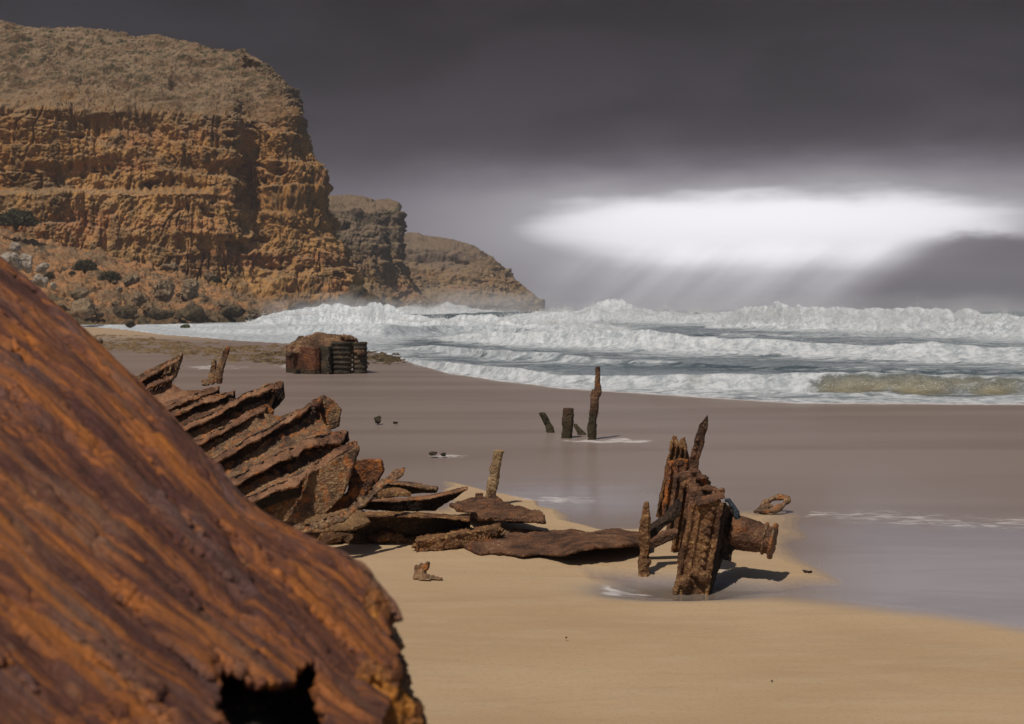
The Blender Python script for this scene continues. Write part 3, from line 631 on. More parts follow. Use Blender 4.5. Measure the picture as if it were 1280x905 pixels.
c = t.mix(t.ss(t.m('ADD', z, t.m('MULTIPLY', t.m('SUBTRACT', B, 0.5), 5.0)), 3.0, 0.8, 0.0, 0.7), c, (0.09, 0.065, 0.032))
c = t.mix(t.ss(t.noise(t.mapv(pos, loc=(3, 3, 3)), 0.16, 7, 0.75, 0.4), 0.54, 0.60, 0, 0.8), c, (0.065, 0.06, 0.034))
t.put(b.inputs['Base Color'], c); b.inputs['Roughness'].default_value = 0.95
t.put(b.inputs['Normal'], t.bump(t.m('ADD', A, t.m('MULTIPLY', B, 0.8)), 0.9, 0.8))
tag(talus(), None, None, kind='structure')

def boulder(px, py, d, wpx, hpx, mat, label, seed, group=None, name='boulder'):
    """px,py centre; size in reference pixels at distance d"""
    c = P(px, py, d); rx = wpx / 2 / F * d; rz = hpx / 2 / F * d
    bm = bmesh.new(); r_ = random.Random(seed)
    lump(bm, c, 1, (rx * .86, rx * .8, rz * .86), 3)
    for _ in range(5):
        a_ = r_.uniform(0, 6.28)
        lump(bm, c + np.array([math.cos(a_) * rx * .45, math.sin(a_) * rx * .4, r_.uniform(-.4, .35) * rz]), 1, (rx * r_.uniform(.45, .6), rx * .5, rz * r_.uniform(.45, .62)), 2)
    # flatten some sides so it reads as broken stone
    cv = Vector(c)
    for _ in range(16):
        nrm = Vector((r_.uniform(-1, 1), r_.uniform(-1, .3), r_.uniform(-.6, 1))).normalized()
        dist = r_.uniform(.42, .78)
        for v in bm.verts:
            q = v.co - cv; s_ = Vector((q.x / rx, q.y / rx, q.z / rz)); e = s_.dot(nrm) - dist
            if e > 0: s_ -= nrm * e * 0.97; v.co = cv + Vector((s_.x * rx, s_.y * rx, s_.z * rz))
    o = corrode(name, bm, mat, voxel=max(rx, rz) / 22, amp=rx * 0.26, fr=1.5 / rx, grit=rx * 0.035, flake=rx * .10, loc=c)
    return tag(o, label, 'boulder' if name == 'boulder' else 'rock', group)
BG = 'boulders fallen below the cliff'
boulder(205, 362, 214, 40, 36, M_bould, 'big square grey boulder standing right of centre among the fallen rocks, largest of all', 1, BG)
boulder(237, 360, 224, 28, 36, M_bould, 'tall grey boulder right beside the largest square boulder', 2, BG)
boulder(174, 372, 208, 24, 24, M_bould, 'rounded brown boulder just left of the largest square boulder', 3, BG)
boulder(10, 326, 176, 46, 30, M_bpale, 'pale limestone boulder at the left picture edge above the orange hull plate', 4, BG)
boulder(32, 330, 178, 26, 34, M_bpale, 'pale upright boulder with a dark crack, second from the left picture edge', 5, BG)
boulder(18, 308, 182, 20, 16, M_bpale, 'small pale boulder perched on top of the pale boulders at far left', 6, BG)
boulder(50, 351, 172, 24, 24, M_bpale, 'pale knobbly boulder lowest of the pale group, beside the hull plate', 7, BG)
boulder(66, 357, 176, 12, 15, M_bpale, 'small pale boulder at the right end of the pale group', 8, BG)
boulder(52, 334, 182, 22, 16, M_bpale, 'pale flat boulder resting above the knobbly pale one', 9, BG)
boulder(104, 384, 180, 50, 34, M_bould, 'wide honeycombed brown boulder just above the sand at left', 10, BG)
boulder(98, 366, 192, 34, 24, M_bould, 'grey weathered boulder behind the wide honeycombed one', 11, BG)
boulder(160, 352, 214, 20, 18, M_bould, 'brown boulder uphill to the left of the largest square boulder', 12, BG)
boulder(155, 390, 186, 40, 22, M_bdark, 'dark wet boulder at the water edge beside the small white wave', 13, BG)
boulder(196, 392, 200, 46, 20, M_bdark, 'long low dark boulder at the waterline under the largest square boulder', 14, BG)
boulder(243, 391, 214, 52, 26, M_bdark, 'wide dark brown boulder at the waterline under the tall grey boulder', 15, BG)
boulder(292, 388, 234, 44, 26, M_bdark, 'dark undercut boulder at the waterline farthest right in the group', 16, BG)
boulder(212, 334, 236, 24, 14, M_bould, 'flat grey boulder directly above the largest square boulder', 17, BG)
boulder(262, 345, 244, 22, 16, M_bould, 'reddish brown boulder uphill right of the tall grey boulder', 18, BG)
boulder(232, 409, 165, 24, 9, M_moss, 'low green mossy rock awash in the foam before the cliff', 19, name='rock')
boulder(161, 404, 160, 20, 13, M_bdark, 'dark pointed rock at the left end of the wash', 20, name='rock')
boulder(125, 427, 92, 11, 11, M_bdark, 'small dark angular rock on the sand right behind the edge of the orange hull plate', 21, name='rock')

rb = random.Random(5)
for i in range(46):
    px_ = rb.uniform(70, 330); q_ = rb.random() ** 1.5; py_ = np.interp(px_, [70, 330], [398, 396]) - q_ * np.interp(px_, [70, 200, 330], [60, 45, 22]); d_ = np.interp(px_, [70, 200, 330], [184, 203, 245]) + q_ * 40
    w_ = rb.uniform(6, 17); boulder(px_, py_, d_, w_, w_ * rb.uniform(.6, .95), rb.choice([M_bould, M_bould, M_bdark]), 'small brown rubble block lying between the large fallen boulders', 100 + i, 'small rubble blocks below the cliff')
def shrub(px, py, d, wpx, hpx, label, seed):
    rx = wpx / 2 / F * d * 1.15; rz = hpx / 2 / F * d * .9; c = P(px, py, d) - np.array([0, 0, rz * .25]); r_ = np.random.default_rng(seed)
    root = thing('coastal_shrub', c - np.array([0, 0, rz]), label, 'shrub', 'shrubs on the slope below the cliff')
    n = 2600; q = r_.normal(size=(n, 3)); q /= np.linalg.norm(q, axis=1)[:, None]
    q *= (0.55 + 0.5 * r_.random((n, 1))) * (1 + 0.35 * fbm(q * 2 + seed, 3)[:, None]); q[:, 2] = np.abs(q[:, 2]) * 1.3 - 0.7
    pts = c + q * np.array([rx, rx * .8, rz]); s_ = rx * 0.10
    tri = r_.normal(size=(n, 3, 3)) * s_ * 0.6 + pts[:, None, :]
    me = bpy.data.meshes.new('foliage'); me.from_pydata([tuple(v - root.location) if 0 else tuple(v) for v in tri.reshape(-1, 3)], [], [(3 * i, 3 * i + 1, 3 * i + 2) for i in range(n)])
    link('foliage', me, root, M_scrub, smooth=False)
    bm = bmesh.new()
    for k_ in range(6):
        a_ = k_ * 1.05; tube(bm, [c - np.array([0, 0, rz * 1.2]), c + np.array([math.cos(a_) * rx * .5, math.sin(a_) * rx * .4, rz * .3])], [rx * .05, rx * .015], 6)
    me = bpy.data.meshes.new('stem'); bm.to_mesh(me); bm.free(); link('stem', me, root, M_bdark)
shrub(106, 328, 236, 26, 22, 'dark grey saltbush highest on the orange slope below the cliff', 1)
shrub(138, 342, 226, 24, 18, 'wide olive saltbush in the middle of the slope, below the grey one', 2)
shrub(20, 268, 258, 46, 30, 'large olive bush against the ochre cliff at the far left', 3)
shrub(62, 342, 200, 12, 14, 'small dark bush beside the pale boulders', 4)
shrub(272, 348, 248, 10, 12, 'lone dark green bush right of the tall grey boulder', 5)
shrub(90, 340, 222, 8, 7, 'tiny green bush below the dark grey saltbush', 6)

# reef flat
def reef():
    px = np.linspace(-60, 560, 620); py = np.linspace(474, 408, 260)
    PX, PY = np.meshgrid(px, py); d = CAMH * F / (PY - HY); Xg = (PX - CX) / F * d
    up = np.interp(PX, [-60, 130, 250, 360, 440, 520, 560], [414, 416, 428, 430, 433, 441, 452]); lo = np.interp(PX, [-60, 130, 250, 300, 360, 440, 520, 560], [436, 441, 450, 456, 458, 460, 458, 454])
    n1_ = fbm(V3(Xg * 0.25, d * 0.12, 0), 4).reshape(PX.shape)
    inside = sst(PY + 6 * n1_, up - 2, up + 4) * sst(PY + 8 * n1_, lo + 3, lo - 5) * sst(PX + 40 * n1_, 545, 500)
    hh = bil(V3(Xg * 0.8, d * 0.5, 2), 5, 0.66).reshape(PX.shape)
    z = -0.22 + inside * (0.05 + 0.62 * hh + 0.14 * n1_)
    return gridmesh('reef_rock', np.stack([Xg, d, z], -1), M_reef)
m, t, b = newmat('reef_rock'); M_reef = m
g = t.node('ShaderNodeNewGeometry'); pos = g.outputs['Position']; xx, yy, zz = t.sep(pos)
A = t.noise(t.mapv(pos, (1, 0.5, 1)), 0.5, 7, 0.7); B = t.noise(pos, 2.2, 6, 0.7)
c = t.mix(t.ss(B, 0.42, 0.6), (0.032, 0.024, 0.012), (0.125, 0.088, 0.040)); c2 = t.mix(t.ss(B, 0.42, 0.6), (0.12, 0.075, 0.035), (0.24, 0.155, 0.075))
c = t.mix(t.ss(t.m('ADD', xx, t.m('MULTIPLY', A, 26.0)), 6.0, -4.0), c, c2)
t.put(b.inputs['Base Color'], c); b.inputs['Roughness'].default_value = 0.6
t.put(b.inputs['Normal'], t.bump(B, 0.8, 0.15))
tag(reef(), None, None, kind='structure')

# ------------------------------------------------------------------ boiler
d0 = 49.5
root = thing('boiler_remains', G(408, 466), 'broken rusty ship boiler with ribbed sides standing on wet sand before the surf', 'boiler')
def arc_slab(px0, px1, top0, top1, depth0, depth1, n, lo=468):
    """curved upright wall from px0 to px1 bulging towards the camera"""
    pts = []
    for i in range(n + 1):
        q = i / n; px_ = px0 + (px1 - px0) * q
        d_ = depth0 + (depth1 - depth0) * q - 0.5 * math.sin(math.pi * q)
        pts.append((px_, top0 + (top1 - top0) * q, d_))
    return pts
bm = bmesh.new()
pts = [(358, 50.6), (366, 49.9), (380, 49.4), (392, 49.2), (400, 49.35), (400, 52), (358, 52)]
slab(bm, [np.array([(a - CX) / F * d_, d_, 0.55]) for a, d_ in pts], (0, 0, 1.3))
bm.verts.ensure_lookup_table()
for v in bm.verts:
    if v.co.z > 1.0: v.co.z = 1.02 + 0.02 * random.random()
corrode('shell', bm, M_boil, root, voxel=0.05, amp=0.06, fr=1.2, grit=0.015)
bm = bmesh.new()
slab(bm, [np.array([(a - CX) / F * d_, d_, 0.5]) for a, d_ in ((397, 49.7), (404, 49.25), (411, 49.15), (416, 49.5), (416, 52), (397, 52))], (0, 0, 1.1))
corrode('end_plate', bm, M_flue, root, voxel=0.05, amp=0.05, fr=1.5, grit=0.02)
for (cxp, rpx, dd_) in ((427, 13.0, 49.7), (450, 9.0, 49.9)):
    bm = bmesh.new(); c0 = P(cxp, 466, dd_); r0 = rpx / F * dd_; ps, rs = [], []
    for i in range(61):
        z_ = -0.1 + 1.32 * i / 60; ps.append((c0[0], c0[1], z_)); rs.append(r0 * (1 + 0.075 * math.sin(z_ / 1.2 * 2 * math.pi * 6.5)))
    tube(bm, ps, rs, 40)
    corrode('furnace_flue', bm, M_flue, root, voxel=0.028, amp=0.04, fr=1.3, grit=0.01)
bm = bmesh.new()
slab(bm, [P(359, 437, 50), P(362, 430, 50.2), P(380, 423, 51.2), P(400, 419.5, 51.6), P(438, 421, 51.8), P(455, 437, 50.5), P(440, 438, 49.7), P(412, 440, 49.4), P(392, 442, 49.4), P(372, 440, 49.6)], (0, 0.0, 0.22))
for i in range(80):
    q = random.random(); px_ = 361 + 93 * random.random(); py_ = np.interp(px_, [358, 380, 400, 440, 458], [434, 427, 423, 426, 436]) + random.uniform(0, 13)
    lump(bm, P(px_, py_, 49.4 + (442 - py_) * 0.12), random.uniform(.07, .2), (1.3, 1, .7), 1)
beam(bm, [P(425, 421, 51), P(438, 423, 50.6), P(447, 424.5, 50.4)], (0, .5, 0), (0, 0, .13)); beam(bm, [P(430, 432, 50.2), P(448, 431, 50)], (0, .4, 0), (0, 0, .09))
corrode('crust', bm, M_boilt, root, voxel=0.045, amp=0.22, fr=1.6, grit=0.05, flake=0.1)
bm = bmesh.new(); beam(bm, [P(412, 437, 49.3), P(409, 450, 49.1), P(413, 466, 49.1)], (.1, 0, 0), (0, .1, 0))
corrode('bracket', bm, M_flue, root, voxel=0.03, amp=0.05, fr=3)

# ------------------------------------------------------------------ posts standing in the sand
def post(name, pts, ws, d, mat, label, cat, group=None, amp=0.03, voxel=None, deep=0.9, extra=None, loc=None, base=0.12):
    """upright timber/iron stump: pts = (px,py) from foot to top, ws = widths in px"""
    s_ = d / F; bm = bmesh.new(); P3 = [P(a, b_, d) for a, b_ in pts]; P3[0][2] = -base
    beam(bm, P3, (1, 0, 0), (0, 1, 0)) if 0 else None
    rings = []
    for p_, w_ in zip(P3, ws):
        hw = w_ * s_ / 2; hd = hw * deep
        rings.append([bm.verts.new(tuple(p_ + np.array([x * hw, y * hd, 0]))) for x, y in ((-1, -.6), (-.5, -1), (.5, -1), (1, -.5), (1, .6), (.4, 1), (-.6, 1), (-1, .5))])
    for r0, r1 in zip(rings, rings[1:]):
        for j in range(8): bm.faces.new((r0[j], r0[(j + 1) % 8], r1[(j + 1) % 8], r1[j]))
    bm.faces.new(rings[0][::-1]); bm.faces.new(rings[-1])
    if extra: extra(bm, s_)
    o = corrode(name, bm, mat, None, voxel=voxel or s_ * 1.1, amp=amp, fr=7.0 * 11 / d, grit=amp * .3, flake=amp * .5, loc=(P3[0][0], P3[0][1], 0))
    return tag(o, label, cat, group)
PG = 'broken posts standing in the swash'
D1 = CAMH * F / (549 - HY)
post('iron_post', [(740, 553), (740, 535), (742, 515), (744, 500), (747, 490), (746.5, 478), (747, 466), (747.5, 458)], [11, 11.5, 11.5, 11, 9.5, 7.5, 6.5, 6], D1, M_weed, 'tall jagged rust brown post, tallest of the broken posts in the swash', 'post', PG, 0.035,
     extra=lambda bm, s_: (beam(bm, [P(740.5, 512, D1), P(739, 495, D1), P(740, 486, D1)], (.055, 0, 0), (0, .06, 0), [1.2, .9, .2]), beam(bm, [P(748, 500, D1), P(750.5, 490, D1), P(749.5, 481, D1)], (.06, 0, 0), (0, .08, 0), [.6, 1, .6])))
post('iron_post', [(708, 551), (709, 535), (710.5, 520), (711, 510)], [14, 15, 15, 14], CAMH * F / (547 - HY), M_weed, 'short thick square post covered in weed, beside the tallest jagged post', 'post', PG, 0.03)
post('iron_post', [(690, 543), (686, 533), (680, 521), (677.5, 516)], [11, 10, 9, 8], CAMH * F / (540 - HY), M_weedall, 'weed covered stump leaning left, leftmost of the posts in the swash', 'post', PG, 0.03)
post('iron_post', [(732, 546), (727, 541), (721, 534), (719, 530)], [13, 10, 6, 3], CAMH * F / (543 - HY), M_weedall, 'low dark broken stump between the thick square post and the tallest post', 'post', PG, 0.03)
D2 = CAMH * F / (719 - HY)
post('iron_post', [(805, 723), (805, 705), (806, 690), (805.5, 675), (806, 660), (807, 648), (807, 638), (808, 627)], [14, 14, 12, 15, 14, 12, 8, 4], D2, M_yel, 'narrow encrusted iron post standing alone on sand left of the riveted plates', 'post', None, 0.022,
     extra=lambda bm, s_: lump(bm, P(810, 702, D2 - .02), .045))
D3 = CAMH * F / (634 - HY)
post('pale_post', [(611, 640), (612.5, 625), (615, 608), (618, 592), (621, 575), (624, 563)], [14, 14, 13, 13, 12, 12], D3, M_pale, 'pale leaning post rising from the flat wreckage in the middle', 'post', None, 0.03)

# ------------------------------------------------------------------ riveted plates, right of centre
DD = CAMH * F / (733 - HY)       # ~11.5 m
root = thing('riveted_hull_frame', G(866, 735), 'upright cluster of riveted rusty hull plates with a winch drum standing in a small pool', 'shipwreck')
def plate(name, pts, th, mat, d=None, amp=.012, rivets=None, parent=root, voxel=.0095, flake=.01, sk=(0.25, 1, 0.1), extra=None, ridge=None, grit=.006):
    bm = bmesh.new(); P3 = [P(*p) if len(p) == 3 else P(p[0], p[1], d) for p in pts]
    v = np.array(sk, float); v = v / np.linalg.norm(v) * th; slab(bm, P3, v)
    if rivets:
        for (x0, y0, x1, y1, n, dr) in rivets:
            for i in range(n):
                q = (i + .5) / n; lump(bm, P(x0 + (x1 - x0) * q, y0 + (y1 - y0) * q, dr), .026, (1, .8, 1), 1)
    if extra: extra(bm)
    return corrode(name, bm, mat, parent, voxel=voxel, amp=amp, fr=7, grit=grit, flake=flake, ridge=ridge)
L = [lambda d: d]
# front plate with flange and rivet row
def ex(bm):
    beam(bm, [P(866, 630, DD - .02), P(842, 749, DD - .02)], (.04, 0, 0), (0, .06, 0)); beam(bm, [P(902, 628, DD - .02), P(881.5, 751, DD - .02)], (.035, 0, 0), (0, .08, 0))
    beam(bm, [P(876, 632, DD - .02), P(859, 735, DD - .02)], (.018, 0, 0), (0, .05, 0))
    lump(bm, P(857, 727, DD - .05), .06); lump(bm, P(880, 722, DD - .05), .065); lump(bm, P(871, 716, DD - .04), .05)
plate('front_plate', [(868, 626, DD), (903, 624, DD), (882, 752, DD), (844, 750, DD)], .05, M_yel, rivets=[(893, 632, 876, 720, 9, DD - .045)], sk=(.12, 1, .05), extra=ex, amp=.018)
plate('top_flange', [(866, 624, DD + .06), (904, 616, DD + .1), (907, 621, DD - .05), (872, 631, DD - .08)], .035, M_rust, sk=(0, .2, 1), extra=lambda bm: (lump(bm, P(894, 614, DD + .1), .035), lump(bm, P(903, 613, DD + .05), .035)))
plate('side_plate', [(905, 628, DD), (912, 640, DD + .45), (901, 700, DD + .5), (883, 750, DD)], .045, M_rust_dk, sk=(1, -.15, 0))
# layered plates behind, each a step higher and farther
for i, (xt, yt, xb, yb, wt_, wb_, dd_, mat) in enumerate(((858, 612, 846, 706, 20, 18, .28, M_rust), (850, 598, 838, 690, 24, 18, .5, M_yel), (842, 588, 832, 668, 28, 20, .72, M_rust), (834, 572, 826, 655, 26, 18, .95, M_rust_or))):
    d_ = CAMH * F / (yb + 2 - HY)
    plate('layered_plate', [(xt, yt + 6, d_), (xt + wt_ * .55, yt, d_), (xt + wt_, yt + 3, d_), (xb + wb_ + 6, yb - 20, d_), (xb + wb_, yb, d_), (xb, yb, d_)], .05, mat, sk=(.3, 1, .1), amp=.02,
          extra=lambda bm, x=xt, y=yt, xb_=xb, yb_=yb, d_=d_: (beam(bm, [P(x + 4, y + 8, d_ - .05), P(xb_ + 3, yb_ - 4, d_ - .05)], (.035, 0, 0), (0, .08, 0)), beam(bm, [P(x + 13, y + 8, d_ - .05), P(xb_ + 11, yb_ - 4, d_ - .05)], (.03, 0, 0), (0, .08, 0))))
dC = CAMH * F / (652 - HY)
def exC(bm):
    for k_ in range(4): beam(bm, [P(841 + 5.5 * k_, 552 + 3 * k_, dC - .06), P(823 + 6.5 * k_, 638 + 4 * k_, dC - .06)], (.026, 0, 0), (0, .07, 0))
plate('rear_plate', [(838, 552, dC), (841, 544, dC), (846, 546, dC), (848, 556, dC), (851, 548, dC), (857, 546, dC), (859, 562, dC), (862, 572, dC), (868, 585, dC), (862, 625, dC), (850, 662, dC), (836, 655, dC), (820, 645, dC)], .07, M_yel, extra=exC, amp=.02, flake=.015)
plate('pointed_stem', [(884, 519, dC - .2), (886, 528, dC - .2), (879, 556, dC - .2), (872, 588, dC - .2), (866, 640, dC - .2), (854, 640, dC - .2), (860, 585, dC - .2), (868, 550, dC - .2), (874, 530, dC - .2)], .10, M_rust, amp=.02,
      rivets=[(873, 545, 866, 575, 3, dC - .27)])
plate('stepped_bracket', [(864, 588, DD + .6), (876, 592, DD + .6), (877, 601, DD + .6), (886, 603, DD + .55), (888, 612, DD + .5), (896, 614, DD + .4), (893, 640, DD + .4), (860, 650, DD + .5)], .22, M_rust, amp=.02,
      extra=lambda bm: [lump(bm, P(x, y, DD + z_), r_, (1.3, 1, .7)) for x, y, z_, r_ in ((870, 590, .5, .045), (881, 603, .5, .05), (878, 597, .45, .05), (890, 612, .4, .045), (884, 610, .42, .045))])
plate('diagonal_brace', [(846, 626, DD + .7), (853, 632, DD + .7), (850, 640, DD + .7), (824, 662, DD + .7), (812, 672, DD + .7), (807, 664, DD + .7), (828, 648, DD + .7)], .14, M_rust_dk, sk=(.2, 1, .5))
plate('lower_brace', [(848, 662, DD + 1.1), (846, 670, DD + 1.1), (815, 684, DD + 1.1), (800, 684, DD + 1.1), (806, 676, DD + 1.1), (826, 666, DD + 1.1)], .12, M_rust, sk=(0, 1, .2))
plate('dark_bulkhead', [(898, 632, DD + .35), (912, 634, DD + .35), (924, 648, DD + .35), (923, 672, DD + .3), (916, 690, DD + .2), (913, 703, DD + .15), (902, 695, DD + .2), (896, 668, DD + .3)], .09, M_rust_dk, amp=.03)
M_bluew = rust_mat('blue_grey_rope', dark=(.02, .03, .045), mid=(.035, .045, .06), orange=(.04, .04, .045), crust=(.10, .12, .14), orange_amt=.1)
bm = bmesh.new(); tube(bm, [P(x, y, DD + .22) for x, y in ((906, 625), (911, 625), (916, 632), (920, 640), (922, 652), (919, 664))], [.015, .025, .03, .03, .025, .012], 10)
corrode('rope_remnant', bm, M_bluew, root, voxel=.01, amp=.015, fr=8, grit=.006)
# winch drum: shaft lying to the right with two flanges
ax0, ax1 = P(914, 664, DD + .30), P(967, 676, DD + .17); ax = ax1 - ax0
bm = bmesh.new(); tube(bm, [ax0 + ax * q for q in (0, .1, .35, .6, .72, 1.0)], [.15, .165, .155, .145, .13, .12], 28)
for (q, a_) in ((.25, 1.2), (.45, -.3), (.3, 3.6)): lump(bm, ax0 + ax * q + np.array([0, -.12, .08 * math.sin(a_)]), .045)
corrode('winch_drum', bm, M_rust, root, voxel=.011, amp=.02, fr=8, grit=.008)
for (q, r_, wq) in ((.79, .150, .035), (.975, .165, .05)):
    bm = bmesh.new(); tube(bm, [ax0 + ax * (q - wq), ax0 + ax * (q - wq * .6), ax0 + ax * (q + wq * .6), ax0 + ax * (q + wq)], [r_ * .85, r_, r_, r_ * .88], 30)
    corrode('drum_flange', bm, M_rust_gr, root, voxel=.011, amp=.022, fr=7, grit=.006, flake=.01)

# loop of chain lying on the wet sand
dl = CAMH * F / (641 - HY); bm = bmesh.new(); s_ = dl / F; c0 = P(968, 630, dl); pts = []
for i in range(25):
    a_ = 2 * math.pi * i / 24; lx = math.cos(a_) * 19 * s_; ly = math.sin(a_) * 4.6 * s_
    pts.append(c0 + np.array([lx * .93 - ly * .25, math.sin(a_) * .10 + lx * .5, lx * .30 + ly * .95]))
tube(bm, pts, [.036 + .010 * math.sin(5 * i) for i in range(25)], 10)
for x, y, r_ in ((958, 636, .055), (951, 637, .05), (966, 638, .045)): lump(bm, P(x, y, dl), r_)
tube(bm, [P(965, 633, dl), P(955, 636, dl - .05), P(945, 639, dl - .1), P(941, 640, dl - .1)], [.035, .035, .03, .012], 10)
tag(corrode('chain_loop', bm, M_weedall if 0 else M_rust_gr, voxel=.012, amp=.02, fr=7, grit=.008, loc=G(962, 641)), 'encrusted loop of chain lying tilted on wet sand right of the winch drum', 'chain')

# ------------------------------------------------------------------ wreckage lying flat on the sand
def flat(name, pts, th, mat, label, cat='wreckage', amp=.03, up=True, group=None, extra=None, voxel=.013, loc=None, fr=5, flake=.015):
    bm = bmesh.new(); P3 = [P(*p) for p in pts]; slab(bm, P3, (0, 0, th) if up else (0.1, th, 0))
    if extra: extra(bm)
    o = corrode(name, bm, mat, voxel=voxel, amp=amp, fr=fr, grit=.012, flake=flake, loc=loc if loc is not None else np.mean(P3, axis=0) * np.array([1, 1, 0]))
    return tag(o, label, cat, group)
WG = 'hull fragments lying flat on the sand'
def gz(px, py, z): p_ = G(px, py, z); return (px, py, p_[1])
# crusty log-like girder
bm = bmesh.new(); beam(bm, [P(520, 682, 13.25), P(560, 675, 13.35), P(600, 668, 13.5), P(626, 663, 13.6)], (0, .35, 0), (0, 0, .14), [.7, 1, 1, .6])
for i in range(16): lump(bm, P(526 + 6.3 * i, 680 - 1.1 * i + random.uniform(-3, 3), 13.2 + .02 * i), random.uniform(.04, .09), (1.5, 1, .7), 1)
tag(corrode('hull_fragment', bm, M_yel, voxel=.013, amp=.05, fr=5, grit=.015, flake=.02, loc=G(575, 685)), 'crusty brown girder lying on sand in front of the long dark beam', 'wreckage', WG)
# thin rail beside it
bm = bmesh.new(); tube(bm, [P(612, 668, 14.0), P(640, 667, 14.1), P(662, 669, 14.2), P(682, 666, 14.4)], [.05, .06, .065, .03], 10)
tag(corrode('iron_rail', bm, M_rust_gr, voxel=.013, amp=.025, fr=6, loc=G(645, 675)), 'short thin grey brown rail lying on sand behind the curled plate', 'wreckage', WG)
# long curled plate reaching to the riveted frame
def curl():
    cols_ = []
    for px_, yb, yf, lift in ((560, 675, 684, .02), (600, 668, 690, .04), (640, 668, 692, .05), (690, 664, 692, .09), (720, 662, 687, .18), (760, 663, 684, .20), (790, 665, 682, .17), (815, 668, 682, .10)):
        db = CAMH * F / (yb - HY) * .985; df = (CAMH - lift) * F / (yf - HY) - (0.0)
        a_ = G(px_, yb, .06); b_ = np.array([(px_ - CX) / F * df, df, lift]); mid = (a_ + b_) / 2 + np.array([0, 0, .035])
        cols_.append([a_, mid, b_])
    V = param_resample(param_resample(np.array(cols_), 0, [20, 24, 26, 22, 22, 20, 16], True), 1, [26, 26], True)
    jag = fbm(V3(V[:, -1, 0] * 3, 0, 0), 4); q = np.linspace(0, 1, V.shape[1])[None, :]
    V[..., 1] += (q ** 3) * (jag[:, None] * .35); V[..., 1] -= ((1 - q) ** 3) * (fbm(V3(V[:, 0, 0] * 3, 5, 0), 4)[:, None] * .3)
    top = V.copy(); p_ = V.reshape(-1, 3); top[..., 2] += (.03 * fbm(p_ * 4, 4) + .014 * bil(p_ * 22, 2)).reshape(V.shape[:2]); bot = V.copy(); bot[..., 2] -= .025
    full = np.concatenate([top, bot[:, ::-1], top[:, :1]], 1)
    o = gridmesh('hull_plate', full, M_rust_pk if 0 else M_rust); return o
tag(curl(), 'long curled hull plate with black hollow under it, reaching to the riveted frame', 'wreckage', WG)
# piece with the pale post
flat('hull_fragment', [gz(560, 632, .16), gz(600, 622, .2), gz(640, 632, .22), gz(678, 642, .2), gz(682, 652, .2), gz(640, 650, .2), gz(600, 648, .2)], .05, M_rust, 'broad brown plate slab around the foot of the pale post', group=WG,
     extra=lambda bm: (beam(bm, [P(636, 656, 14.9), P(660, 655, 14.9), P(678, 656, 15)], (0, .12, 0), (0, 0, .13)), beam(bm, [P(594, 650, 15.1), P(636, 655, 15)], (0, .05, 0), (0, 0, .10)),
                       tube(bm, [P(616, 620, D3 - .1), P(628, 640, D3 - .9), P(638, 650, D3 - 1.2)], [.05, .085, .06], 10), beam(bm, [P(599, 630, 16), P(599, 616, 16)], (.11, 0, 0), (0, .1, 0))))
# small pieces
bm = bmesh.new(); dd_ = CAMH * F / (724 - HY)
slab(bm, [P(516, 722, dd_), P(520, 708, dd_ + .05), (P(527, 712, dd_)), P(531, 717, dd_ - .02), P(558, 724, dd_ - .05), P(530, 724, dd_ - .1)], (.0, .09, .0))
slab(bm, [P(518, 716, dd_), P(519, 706, dd_), P(523, 708, dd_), P(526, 703, dd_), P(529, 706, dd_), P(533, 701, dd_), P(537, 703, dd_), P(535, 712, dd_), P(527, 719, dd_)], (.02, .05, 0))
tag(corrode('bent_bracket', bm, M_rust_gr, voxel=.009, amp=.015, fr=10, grit=.005, loc=G(530, 724)), 'small bent iron bracket lying alone on the dry sand in front', 'wreckage')
boulder(708, 797, CAMH * F / (799 - HY), 4, 3, M_rust_or, 'tiny red pebble alone on the dry sand in front', 41, name='pebble')
boulder(965, 851, CAMH * F / (852.5 - HY), 4, 3, M_bdark, 'tiny dark pebble alone on the dry sand at lower right', 42, name='pebble')
boulder(472, 524, CAMH * F / (530 - HY), 15, 14, M_weedall, 'small square weedy block alone on wet sand behind the ribs', 31, name='stone_block')
boulder(494, 528, CAMH * F / (530.5 - HY), 9, 4.5, M_weedall, 'flat pebble sized stone right of the small square weedy block', 32, name='stone')
boulder(541, 567, CAMH * F / (571 - HY), 17, 8, M_weedall, 'low weedy rock in a patch of foam left of the pale post, bigger one', 33, name='rock')
boulder(555, 568, CAMH * F / (571 - HY), 12, 6, M_weedall, 'little rock touching the right end of the low weedy foam rock', 34, name='rock')
bm = bmesh.new(); dd_ = CAMH * F / (715 - HY); tube(bm, [G(1003, 713, .012), G(1008, 715.5, .02), G(1015, 714.5, .02)], [.008, .02, .01], 8)
tag(corrode('driftwood_twig', bm, M_rust_dk, voxel=.005, amp=.006, fr=12, grit=.002, loc=G(1008, 716)), 'tiny dark twig on the sand spit near the shallow water', 'driftwood')

